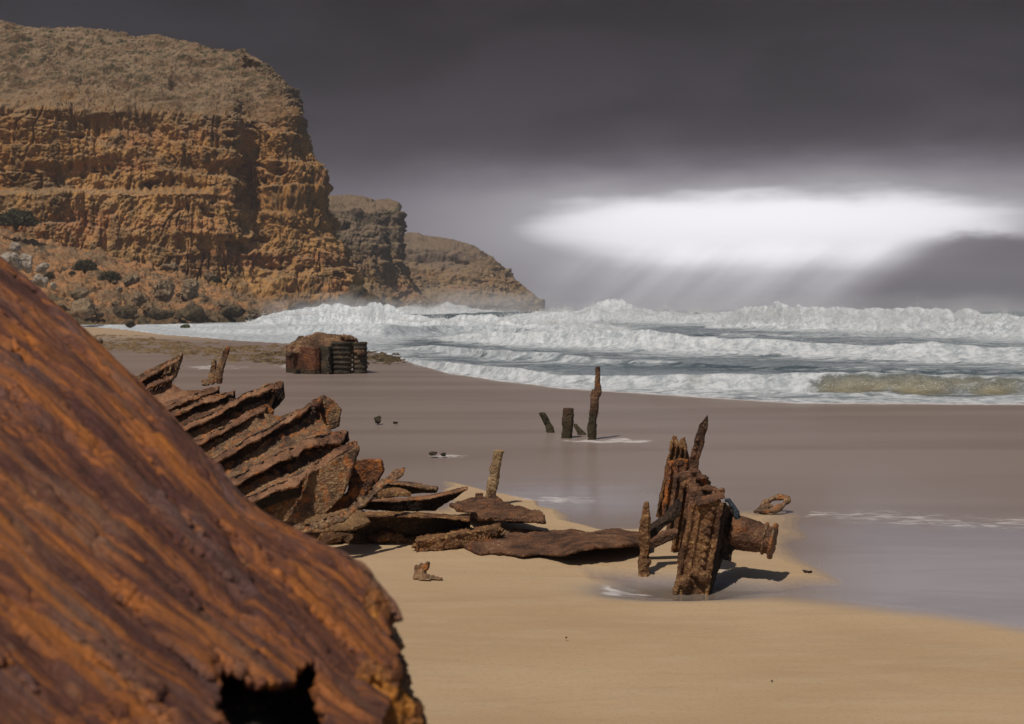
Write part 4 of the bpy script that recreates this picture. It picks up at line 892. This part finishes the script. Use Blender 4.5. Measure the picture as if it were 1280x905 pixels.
# ------------------------------------------------------------------ ribbed side of the wreck
root = thing('wrecked_hull_side', G(420, 690), 'collapsed ribbed side of a rusty ship hull behind the huge orange plate', 'shipwreck')
def rib(pts, d, mat, fl=.15, web=.18, th=.035, dfoot=-1.0, tips=None, wmat=None, amp=.028, lip=True):
    """an L-shaped frame: a flange that overhangs towards the sea-facing side, a web under it"""
    n = len(pts); P3 = [P(a, b_, d + dfoot * i / (n - 1)) for i, (a, b_) in enumerate(pts)]
    # carry the foot on, down and left, to the sand
    v = P3[-1] - P3[-2]; v /= np.linalg.norm(v); L_ = min(P3[-1][2] / max(-v[2], .25), 2.6); P3.append(P3[-1] + v * L_)
    bm = bmesh.new(); k_ = []
    for q in range(len(P3) - 1):
        for s in range(4): k_.append(P3[q] * (1 - s / 4) + P3[q + 1] * s / 4 + np.array([0, 0, random.uniform(-.018, .018)]))
    k_.append(P3[-1])
    tp = [random.uniform(.75, 1.15) for _ in k_]; tp[0] = .75
    beam(bm, [p_ - np.array([0, fl * .4, fl * .22]) for p_ in k_], (0.0, fl * .85, fl * .50), (0, -th * .5, th * .85), tp)
    o = corrode('rib', bm, mat, root, voxel=.0145, amp=amp, fr=5.5, grit=.010, flake=.02)
    bm = bmesh.new()
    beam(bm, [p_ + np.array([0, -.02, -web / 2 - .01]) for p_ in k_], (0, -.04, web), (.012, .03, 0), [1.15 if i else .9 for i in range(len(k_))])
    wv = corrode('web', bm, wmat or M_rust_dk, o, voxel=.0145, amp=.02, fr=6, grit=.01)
    return o
R = [([(229, 443), (205, 455), (170, 474), (120, 500)], 20.0, M_rust_pk), ([(219, 467), (190, 478), (160, 500), (110, 530)], 19.4, M_rust_pk),
     ([(276, 481), (240, 492), (205, 508), (150, 535)], 18.7, M_rust_pk), ([(295, 488), (255, 498), (215, 514), (160, 545)], 18.2, M_rust_pk),
     ([(355, 477), (338, 480), (315, 487), (280, 507), (224, 535), (180, 560)], 17.4, M_rust_pk), ([(334, 505), (312, 515), (280, 533), (248, 550), (200, 575)], 16.6, M_rust_pk),
     ([(404, 495), (390, 501), (364, 518), (323, 541), (271, 570), (220, 598)], 15.7, M_rust_pk), ([(434, 538), (412, 541), (383, 550), (352, 565), (290, 596), (240, 622)], 14.9, M_rust_pk),
     ([(448, 548), (430, 557), (396, 577), (375, 593), (316, 617), (260, 640)], 14.2, M_rust_pk), ([(507, 580), (480, 600), (456, 620), (427, 640), (388, 651)], 13.5, M_rust_gr)]
for i, (pts, d_, mt) in enumerate(R):
    rib(pts, d_, mt, fl=(.19 if i not in (7,) else .24), web=(.19 if i < 9 else .06))
# plating between the ribs: rough, encrusted, hung just under and behind each rib
def rib_at(i, q):
    pts, d_, _ = R[i]; n = len(pts); P3 = [P(a, b_, d_ - 1.0 * j / (n - 1)) for j, (a, b_) in enumerate(pts)]
    v = P3[-1] - P3[-2]; v /= np.linalg.norm(v); P3.append(P3[-1] + v * 1.6)
    x = q * (len(P3) - 1); j = min(int(x), len(P3) - 2); return P3[j] * (1 - x + j) + P3[j + 1] * (x - j)
def plating(i, j, q0, mat, drop0=.09, drop1=.05, amp=.030):
    A_ = []
    for q in np.linspace(q0[0], 1, 9):
        a_ = rib_at(i, q) + np.array([0, .05, -drop0 * .6]); b_ = rib_at(j, min(1, q * (1 - q0[1]) + q0[1])) + np.array([0, .05, -drop1])
        mid = a_ * .72 + b_ * .28 + np.array([0, .03, -.15]); A_.append([a_, mid, b_])
    V = param_resample(param_resample(np.array(A_), 0, [26] * 8, True), 1, [30, 30], True); p_ = V.reshape(-1, 3)
    n = gnorm(V); n *= np.sign(n[..., 2:3] + 1e-6)
    D_ = (amp * 1.6 * fbm(p_ * 3.5 + i, 4) + amp * 2.2 * (bil(p_ * 9, 3, .6) - .25)).reshape(*V.shape[:2], 1)
    # bites out of the free edge
    q = np.linspace(0, 1, V.shape[0])[:, None, None]; V = V + n * D_
    back = V - n * .03
    full = np.concatenate([V, back[:, ::-1], V[:, :1]], 1); full = np.concatenate([full[:1] * 0 + full[0].mean(0), full, full[-1:] * 0 + full[-1].mean(0)], 0)
    return gridmesh('plating', full, mat, root)
for i in range(len(R) - 2):
    plating(i, i + 1, (.10, .02), [M_rust_gr, M_rust_pk, M_rust_gr, M_rust, M_rust_gr, M_rust_gr, M_rust_gr, M_rust_gr][i])
# torn plates at the free ends
def torn(name, pts, mat, th=.06, sk=(.3, 1, .1), amp=.016):
    if sk[1] == 1: pts = [(a, b_, float(np.mean([q[2] for q in pts]))) for a, b_, _ in pts]
    return plate(name, pts, th, mat, parent=root, sk=sk, amp=amp, voxel=.0125, grit=.008, flake=.004)
torn('torn_plate', [(229, 441, 20.0), (227, 452, 20.0), (220, 472, 20.0), (208, 480, 20.), (168, 492, 20.), (163, 474, 20.0), (200, 455, 20)], M_rust_gr)
torn('torn_plate', [(355, 479, 17.4), (356, 497, 17.45), (348, 508, 17.5), (340, 514, 17.5), (322, 505, 17.5), (318, 490, 17.4)], M_rust_dk)
torn('torn_plate', [(334, 504, 16.6), (342, 514, 16.6), (340, 526, 16.6), (330, 538, 16.6), (316, 540, 16.6), (305, 528, 16.6), (312, 513, 16.6)], M_rust_or)
torn('torn_plate', [(404, 493, 15.7), (416, 500, 15.7), (427, 512, 15.7), (424, 534, 15.7), (405, 542, 15.7), (384, 549, 15.7), (352, 560, 15.5), (345, 545, 15.5), (372, 520, 15.6)], M_rust_gr)
torn('torn_plate', [(435, 538, 14.9), (437, 552, 14.9), (420, 560, 14.9), (390, 568, 14.8), (384, 552, 14.9)], M_rust_dk)
torn('torn_plate', [(448, 556, 13.72), (450, 562, 13.72), (444, 578, 13.72), (438, 600, 13.72), (428, 622, 13.72), (405, 645, 13.72), (385, 655, 13.72), (330, 650, 13.72), (300, 644, 13.72), (345, 614, 13.72), (395, 588, 13.72)], M_rust_gr)
torn('torn_plate', [(444, 575, 14.5), (462, 573, 14.5), (477, 575, 14.5), (481, 588, 14.5), (470, 605, 14.5), (452, 622, 14.4), (432, 625, 14.4), (437, 600, 14.4)], M_rust_or)
torn('torn_plate', [(452, 600, 14.0), (462, 612, 13.95), (450, 628, 13.9), (430, 640, 13.8), (400, 650, 13.7), (410, 632, 13.8)], M_rust_or)
torn('torn_plate', [(381, 650, 13.0), (430, 638, 13.5), (452, 640, 13.5), (464, 653, 13.2), (446, 661, 12.9), (400, 664, 12.75), (375, 664, 12.7)], M_tan, th=.04, sk=(0, .25, 1))
for (x0, y0, x1, y1, wp, mt) in ((266, 478, 286, 433, 9, M_rust_gr), (274, 480, 280, 438, 5, M_rust), (262, 480, 268, 450, 8, M_rust_gr), (258, 482, 254, 474, 8, M_rust_gr)):
    bm = bmesh.new(); beam(bm, [P(x0, y0, 18.9), P((x0 + x1) / 2 + 1, (y0 + y1) / 2, 18.9), P(x1, y1, 18.9)], (wp * 18.9 / F, 0, 0), (0, .09, 0), [1.2, 1, .45])
    corrode('broken_stanchion', bm, mt, root, voxel=.015, amp=.025, fr=6)
# horizontal deck beams running to the right
def deck_beam(top, bot, d, mat, fl=.2, name='deck_beam'):
    """top/bottom lines in (px,py); web hangs under a flange that shades it"""
    bm = bmesh.new(); T_ = [P(a, b_, d) for a, b_ in top]
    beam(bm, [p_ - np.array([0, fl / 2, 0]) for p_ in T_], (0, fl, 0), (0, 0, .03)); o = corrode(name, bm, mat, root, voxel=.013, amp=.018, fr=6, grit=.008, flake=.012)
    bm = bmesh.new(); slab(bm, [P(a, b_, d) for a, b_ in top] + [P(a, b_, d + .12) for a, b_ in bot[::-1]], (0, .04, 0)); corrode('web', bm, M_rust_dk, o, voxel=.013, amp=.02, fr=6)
    return o
deck_beam([(430, 641), (470, 641), (520, 641.5), (560, 643), (588, 646)], [(400, 668), (470, 676), (540, 677), (588, 668)], 13.6, M_yel, fl=.26)
deck_beam([(448, 623), (500, 623.5), (540, 620), (565, 614), (585, 608)], [(440, 636), (500, 640), (545, 638), (570, 622), (584, 611)], 14.1, M_rust_pk, fl=.2)
deck_beam([(478, 600), (510, 603), (548, 609)], [(470, 616), (510, 617), (546, 616)], 15.0, M_rust_gr, fl=.25)
torn('torn_plate', [(462, 608, 14.7), (500, 612, 14.6), (515, 618, 14.5), (480, 620, 14.4), (455, 618, 14.4)], M_yel, sk=(0, .2, 1))
bm = bmesh.new()
for i in range(34):
    lump(bm, P(390 + 6.1 * i, 678 + random.uniform(-8, 2), 13.65 + random.uniform(-.05, .2)), random.uniform(.05, .12), (1.6, 1, .8), 1)
beam(bm, [P(380, 680, 13.9), P(588, 678, 13.9)], (0, .3, 0), (0, 0, .16))
corrode('crusted_keel', bm, M_yel, root, voxel=.014, amp=.05, fr=5, grit=.015)

# ------------------------------------------------------------------ big plate right in front
def near_hull():
    root = thing('rusted_hull_plate', (-1.6, 2.6, 0), 'huge streaked orange and purple rust hull plate filling the lower left corner', 'shipwreck')
    rows = [  # from behind the ridge over the silhouette edge and down to the camera's side
        [P(-260, 60, 5.4) * np.array([1, 1, 0]), P(-30, 300, 4.9) * [1, 1, 0], P(70, 380, 4.6) * [1, 1, 0], P(175, 470, 4.3) * [1, 1, 0], P(250, 540, 4.0) * [1, 1, 0], P(320, 600, 3.8) * [1, 1, 0], P(380, 640, 3.6) * [1, 1, 0], P(430, 690, 3.4) * [1, 1, 0], P(462, 745, 3.2) * [1, 1, 0], P(478, 800, 3.1) * [1, 1, 0]],
        [P(-250, 145, 4.3), P(-10, 340, 4.0), P(90, 418, 3.7), P(182, 512, 3.5), P(246, 586, 3.3), P(302, 656, 3.15), P(362, 692, 3.0), P(424, 722, 2.92), P(466, 764, 2.85), P(482, 806, 2.8)],
        [P(-260, 124, 4.0), P(-10, 322, 3.7), P(92, 404, 3.45), P(190, 498, 3.2), P(256, 572, 3.05), P(316, 634, 2.92), P(378, 670, 2.82), P(440, 702, 2.74), P(482, 750, 2.68), P(496, 788, 2.64)],
        [P(-330, 190, 3.5), P(-60, 375, 3.2), P(55, 450, 3.0), P(160, 545, 2.8), P(235, 625, 2.66), P(300, 690, 2.56), P(360, 735, 2.48), P(420, 790, 2.42), P(468, 840, 2.38), P(500, 870, 2.36)],
        [P(-440, 330, 2.9), P(-170, 500, 2.65), P(-40, 580, 2.5), P(70, 670, 2.36), P(160, 745, 2.26), P(235, 800, 2.2), P(300, 850, 2.14), P(370, 895, 2.1), P(440, 930, 2.06), P(520, 960, 2.04)],
        [P(-600, 560, 2.3), P(-330, 700, 2.15), P(-180, 780, 2.05), P(-50, 880, 1.95), P(60, 960, 1.88), P(150, 1020, 1.84), P(230, 1080, 1.8), P(320, 1130, 1.76), P(420, 1180, 1.74), P(520, 1210, 1.72)],
        [P(-800, 1300, 1.5), P(-560, 1400, 1.45), P(-400, 1500, 1.42), P(-250, 1600, 1.4), P(-100, 1700, 1.4), P(0, 1800, 1.38), P(100, 1900, 1.36), P(220, 2000, 1.34), P(350, 2100, 1.33), P(480, 2200, 1.32)],
        [np.array([P(x, 2000, 1.6)[0], y, -.1]) for x, y in ((-1100, 1.7), (-850, 1.6), (-650, 1.5), (-480, 1.45), (-300, 1.4), (-160, 1.38), (-40, 1.36), (100, 1.34), (240, 1.33), (400, 1.32))]]
    net = np.array(rows, float)
    uc = [50, 120, 120, 110, 90, 80, 80, 70, 50]; vc = [20, 20, 150, 170, 130, 24, 10]
    V = param_resample(param_resample(net, 1, uc, True), 0, vc, False)
    for _ in range(60): V[1:-1] = .25 * V[:-2] + .5 * V[1:-1] + .25 * V[2:]
    nr, nc = V.shape[:2]
    U = np.cumsum(np.linalg.norm(np.diff(V, axis=1, prepend=V[:, :1]), axis=-1), 1); W_ = np.cumsum(np.linalg.norm(np.diff(V, axis=0, prepend=V[:1]), axis=-1), 0)
    U = np.repeat(U[190:191], nr, 0) * .6 + .4 * U; W_ = np.repeat(W_[:, 450:451], nc, 1)
    # the grain of the metal runs along u, fanning slightly
    gw = W_ + .10 * U * 0 + .035 * fbm(V3(U * 1.2, W_ * 1.2, 0), 2).reshape(nr, nc)
    f1 = fbm(V3(U * .9, gw * 9, 1), 4).reshape(nr, nc); f2 = fbm(V3(U * 3.0, gw * 26, 4), 4).reshape(nr, nc)
    pits = sst(fbm(V3(U * 7, gw * 16, 7), 3).reshape(nr, nc), .28, .5); lum = sst(fbm(V3(U * 16, W_ * 20, 8), 2).reshape(nr, nc), .45, .7)
    sheet = sst(fbm(V3(U * 1.4, gw * 4.5, 12), 5).reshape(nr, nc), -.02, .06)         # lamination steps
    sheet2 = sst(fbm(V3(U * 3.4, gw * 8, 22), 5, .6).reshape(nr, nc), .02, .05) * sst(fbm(V3(U * .9, gw * 2, 33), 2).reshape(nr, nc), -.1, .15)
    n = gnorm(V); n *= -np.sign((n * (V - np.array([0, 0, CAMH]))).sum(-1, keepdims=True)) * np.where(np.arange(nr)[:, None, None] < 25, -1, 1)
    n = np.where(np.arange(nr)[:, None, None] < 32, 0, n)
    edge = sst(np.arange(nr), 34, 60)[:, None]
    rdg = np.exp(-((np.arange(nr)[:, None] - 170 - 8 * f1) / 16.0) ** 2)
    D = (.014 * f1 + .011 * f2 + .014 * sheet - .012 * pits + .004 * lum + .020 * rdg - .018 + .012 * sheet2) * (.35 + .65 * edge)
    V = V + n * D[..., None]
    # uneven silhouette and torn end
    jj = fbm(V3(U[190] * 3.0, 0, 0), 4)
    V[:60, :, 2] += (.018 * jj)[None, :] * (sst(np.arange(60), 0, 30) * sst(np.arange(60), 59, 44))[:, None]
    fq = np.arange(nr)
    tear = fbm(V3(W_[:, 450] * 6, 5, 0), 5)
    cut = nc - 16 + 24 * tear - 10
    keep = np.ones((nr - 1, nc - 1), bool)
    cc = np.arange(nc - 1)[None, :]; rr = np.arange(nr - 1)[:, None]
    keep &= cc < cut[:-1, None]
    # the hole near the bottom: measured across the plate
    pxg = CX + F * V[..., 0] / V[..., 1]; pyg = HY + F * (CAMH - V[..., 2]) / V[..., 1]
    ns = fbm(V3(U * 14, W_ * 14, 3), 3).reshape(nr, nc)
    hole = seg_mask(pxg + 16 * ns, pyg + 12 * ns, [(280, 838), (300, 852), (330, 858), (352, 856), (372, 838), (388, 826), (394, 832), (392, 862), (402, 900), (408, 960), (290, 930), (270, 880)])
    hole |= seg_mask(pxg + 6 * ns, pyg + 6 * ns, [(282, 834), (292, 834), (312, 856), (300, 862)])
    for _ in range(1): pass
    keep &= ~hole[:-1, :-1] | (rr < 60)
    uv = np.stack([U, W_], -1)
    o = gridmesh('outer_plate', V, M_near, root, keep=keep, uv=uv, attrs=dict(ridge=rdg + 0 * U, cut=sheet))
    md = o.modifiers.new('thickness', 'SOLIDIFY'); md.thickness = .02; md.offset = -1 if 0 else 0
    # inner layer seen through the hole
    inner = V - n * .10
    keep2 = np.zeros((nr - 1, nc - 1), bool); keep2[150:440, 420:nc - 8] = True; keep2 = keep2[::1]
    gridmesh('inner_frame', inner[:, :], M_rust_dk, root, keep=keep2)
    # concretion and torn layers hanging behind the broken end
    bm = bmesh.new()
    for (x, y, d_, r_) in ((480, 790, 2.75, .035), (488, 812, 2.75, .034), (492, 835, 2.74, .03), (496, 852, 2.74, .03), (484, 835, 2.72, .05), (492, 872, 2.7, .05), (505, 892, 2.68, .05), (512, 920, 2.66, .055), (522, 950, 2.62, .055), (485, 860, 2.7, .06), (478, 815, 2.74, .05), (492, 905, 2.68, .07), (500, 980, 2.62, .12), (480, 960, 2.66, .12), (520, 1040, 2.62, .12), (470, 1050, 2.7, .2), (480, 1180, 2.7, .22)):
        lump(bm, P(x, y, d_), r_, (1, 1, 1.25), 2)
    corrode('concretion', bm, M_near_crust, root, voxel=.006, amp=.035, fr=9, grit=.008, flake=.02)
    bm = bmesh.new(); slab(bm, [P(452, 735, 2.62), P(474, 742, 2.62), P(486, 762, 2.62), P(488, 772, 2.62), P(468, 782, 2.6), P(458, 770, 2.6)], (.01, .04, .02))
    corrode('torn_flap', bm, M_near_or, root, voxel=.006, amp=.014, fr=14, grit=.003)
    bm = bmesh.new()
    for (x, y, r_) in ((470, 850, .035), (484, 862, .04), (478, 880, .045), (496, 884, .035), (500, 905, .05), (470, 905, .05), (485, 925, .05)): lump(bm, P(x, y, 2.33), r_, (1, 1, 1), 2)
    corrode('blistered_rust', bm, M_near_or, root, voxel=.006, amp=.03, fr=14, grit=.006, flake=.015)
m, t, b = newmat('streaked_rust'); M_near = m
uvn = t.node('ShaderNodeUVMap', uv_map='flow').outputs[0]
g = t.node('ShaderNodeNewGeometry'); pos = g.outputs['Position']
wv_ = t.noise(uvn, 1.6, 3, .5)
wm_ = t.node('ShaderNodeVectorMath', operation='MULTIPLY_ADD'); 
cb = t.node('ShaderNodeCombineXYZ'); t.l.new(wv_, cb.inputs[1]); t.l.new(cb.outputs[0], wm_.inputs[0]); wm_.inputs[1].default_value = (0, .08, 0); t.l.new(uvn, wm_.inputs[2])
q = wm_.outputs[0]
s1 = t.noise(t.mapv(q, (.8, 15, 1)), 1.0, 8, .68); s2 = t.noise(t.mapv(q, (2.4, 40, 1), loc=(3, 8, 0)), 1.0, 9, .72, .15); s3 = t.noise(t.mapv(q, (2.0, 6, 1), loc=(9, 2, 0)), 1.0, 6, .6); sp = t.noise(uvn, 28, 6, .65)
c = t.mix(t.ss(s1, .38, .62), (0.095, 0.036, 0.028), (0.24, 0.090, 0.052))
c = t.mix(t.ss(s3, .50, .62, 0, .8), c, (0.165, 0.088, 0.074))
orr = t.m('ADD', t.m('MULTIPLY', s1, .45), t.m('MULTIPLY', s2, .55))
c = t.mix(t.ss(t.noise(t.mapv(q, (1.6, 7, 1), loc=(2, 5, 0)), 1.0, 7, .65), .52, .66, 0, .5), c, (0.38, 0.19, 0.10))
c = t.mix(t.ss(orr, .465, .585, 0, .82), c, (0.47, 0.155, 0.028))
c = t.mix(t.ss(t.m('ADD', t.attr('ridge'), t.m('MULTIPLY', t.m('SUBTRACT', s2, .5), 2.2)), .55, 1.5, 0, .85), c, (0.50, 0.165, 0.022))
c = t.mix(t.ss(s2, .44, .33, 0, .8), c, (0.055, 0.026, 0.020))
c = t.mix(t.ss(sp, .60, .74, 0, .5), c, (0.34, 0.20, 0.12)); c = t.mix(t.ss(sp, .42, .32, 0, .7), c, (0.04, 0.020, 0.016))
t.put(b.inputs['Base Color'], c); b.inputs['Roughness'].default_value = .62
t.put(b.inputs['Normal'], t.bump(t.m('ADD', t.m('ADD', s2, t.m('MULTIPLY', sp, .5)), t.m('MULTIPLY', s1, .8)), 1.0, .035))
M_near_crust = rust_mat('pink_concretion', dark=(.10, .055, .03), mid=(.26, .16, .09), orange=(.36, .17, .06), crust=(.46, .31, .2), f=2.4, crust_amt=.9)
M_near_or = rust_mat('near_orange_rust', dark=(.09, .03, .012), mid=(.26, .10, .03), orange=(.48, .19, .03), crust=(.3, .2, .1), f=2.4, orange_amt=.8, crust_amt=.3)
near_hull()

# ------------------------------------------------------------------ spray blown off the breakers
def spray():
    pts = []; r_ = np.random.default_rng(3)
    for k_, n, up in ((2, 9000, .35), (3, 26000, 1.0), (4, 18000, 1.1), (5, 22000, 1.3), (0, 5000, .12), (7, 8000, 2.2)):
        wv = W[k_]; xs = np.array(wv['p'], float); px = r_.uniform(xs[0, 0], min(xs[-1, 0], 1400), n); yc, H = crest(px, wv['p'])
        cl = fbm(V3(px * .045, k_ + 0 * px, 0), 3); z = H * (.75 + .5 * (cl + .2)) + r_.exponential(.38, n) * up * H ** .5 * (.35 + np.clip(cl + .35, 0, 1.3)) * .55 - .1
        d = yc + wv['f'] * (.8 + 1.0 * r_.normal(size=n)); ok = H > .12
        p_ = np.stack([(px - CX) / F * d, d, z], -1)[ok]; s_ = (.00022 * d[ok] * r_.uniform(.4, 1.3, ok.sum()))
        pts.append(np.concatenate([p_, s_[:, None]], 1))
    q = np.concatenate(pts); n = len(q); tri = r_.normal(size=(n, 4, 3)) * q[:, None, 3:4] + q[:, None, :3]
    me = bpy.data.meshes.new('sea_spray'); me.vertices.add(4 * n); me.vertices.foreach_set('co', tri.reshape(-1).astype(np.float32))
    b4 = (np.arange(n) * 4)[:, None, None] + np.array([[0, 1, 2], [0, 2, 3], [0, 3, 1], [1, 3, 2]])[None]
    me.loops.add(n * 12); me.loops.foreach_set('vertex_index', b4.reshape(-1).astype(np.int32)); me.polygons.add(n * 4)
    me.polygons.foreach_set('loop_start', np.arange(0, 12 * n, 3, dtype=np.int32)); me.polygons.foreach_set('loop_total', np.full(4 * n, 3, dtype=np.int32)); me.update(calc_edges=True)
    o = link('sea_spray', me, None, M_spray, False); return tag(o, 'white spray blown off the crests of the breaking waves', 'spray', kind='stuff')
m, t, b = newmat('spray'); M_spray = m; b.inputs['Base Color'].default_value = (.8, .8, .8, 1); b.inputs['Roughness'].default_value = .6
spray()

# ------------------------------------------------------------------ salt mist hanging over the surf at the foot of the cliffs
def mist(c, r, dens, label):
    bm = bmesh.new(); bmesh.ops.create_icosphere(bm, subdivisions=3, radius=1.0); me = bpy.data.meshes.new('surf_mist'); bm.to_mesh(me); bm.free()
    o = link('surf_mist', me); o.location = tuple(c); o.scale = r
    m = bpy.data.materials.new('surf_mist'); m.use_nodes = True; t = NT(m.node_tree); t.n.clear()
    out = t.node('ShaderNodeOutputMaterial'); v = t.node('ShaderNodeVolumePrincipled'); v.inputs['Color'].default_value = (.92, .92, .95, 1)
    ob = t.node('ShaderNodeTexCoord').outputs['Object']; ln = t.node('ShaderNodeVectorMath', operation='LENGTH'); t.l.new(ob, ln.inputs[0])
    nn = t.noise(t.mapv(ob, (3.2, 1.5, 1.2)), 1.0, 3, .55)
    d_ = t.m('MULTIPLY', t.ss(ln.outputs['Value'], 1.0, .15), t.m('MULTIPLY', t.ss(nn, .35, .65), dens)); t.l.new(d_, v.inputs['Density']); t.l.new(v.outputs[0], out.inputs['Volume'])
    me.materials.append(m); tag(o, label, 'mist', kind='stuff')
mist(P(560, 384, 400), (52, 40, 9), .022, 'white sea mist over the surf at the foot of the far headlands')
mist(P(415, 388, 190), (13, 12, 3.4), .10, 'white spray mist above the breaker at the foot of the big cliff')
mist(P(850, 385, 205), (48, 12, 4.2), .07, 'spray mist smoking off the far breakers')
mist(P(1180, 390, 116), (34, 8, 2.5), .10, 'spray mist smoking off the big breaker at right')

# ------------------------------------------------------------------ haze: the salt mist that fades the far headlands
me = bpy.data.meshes.new('haze'); bm = bmesh.new()
bmesh.ops.create_cube(bm, size=1.0, matrix=Matrix.Translation((0, 1480, 46)) @ Matrix.Diagonal((9700, 3100, 100, 1))); bm.to_mesh(me); bm.free()
hz = link('haze', me, None, None, False); hz['kind'] = 'stuff'
m = bpy.data.materials.new('haze'); m.use_nodes = True; nt = m.node_tree; nt.nodes.clear()
o_ = nt.nodes.new('ShaderNodeOutputMaterial'); v_ = nt.nodes.new('ShaderNodeVolumePrincipled'); nt.links.new(v_.outputs[0], o_.inputs['Volume'])
v_.inputs['Color'].default_value = (.70, .68, .74, 1); v_.inputs['Density'].default_value = .00022; v_.inputs['Anisotropy'].default_value = 0.0
me.materials.append(m)
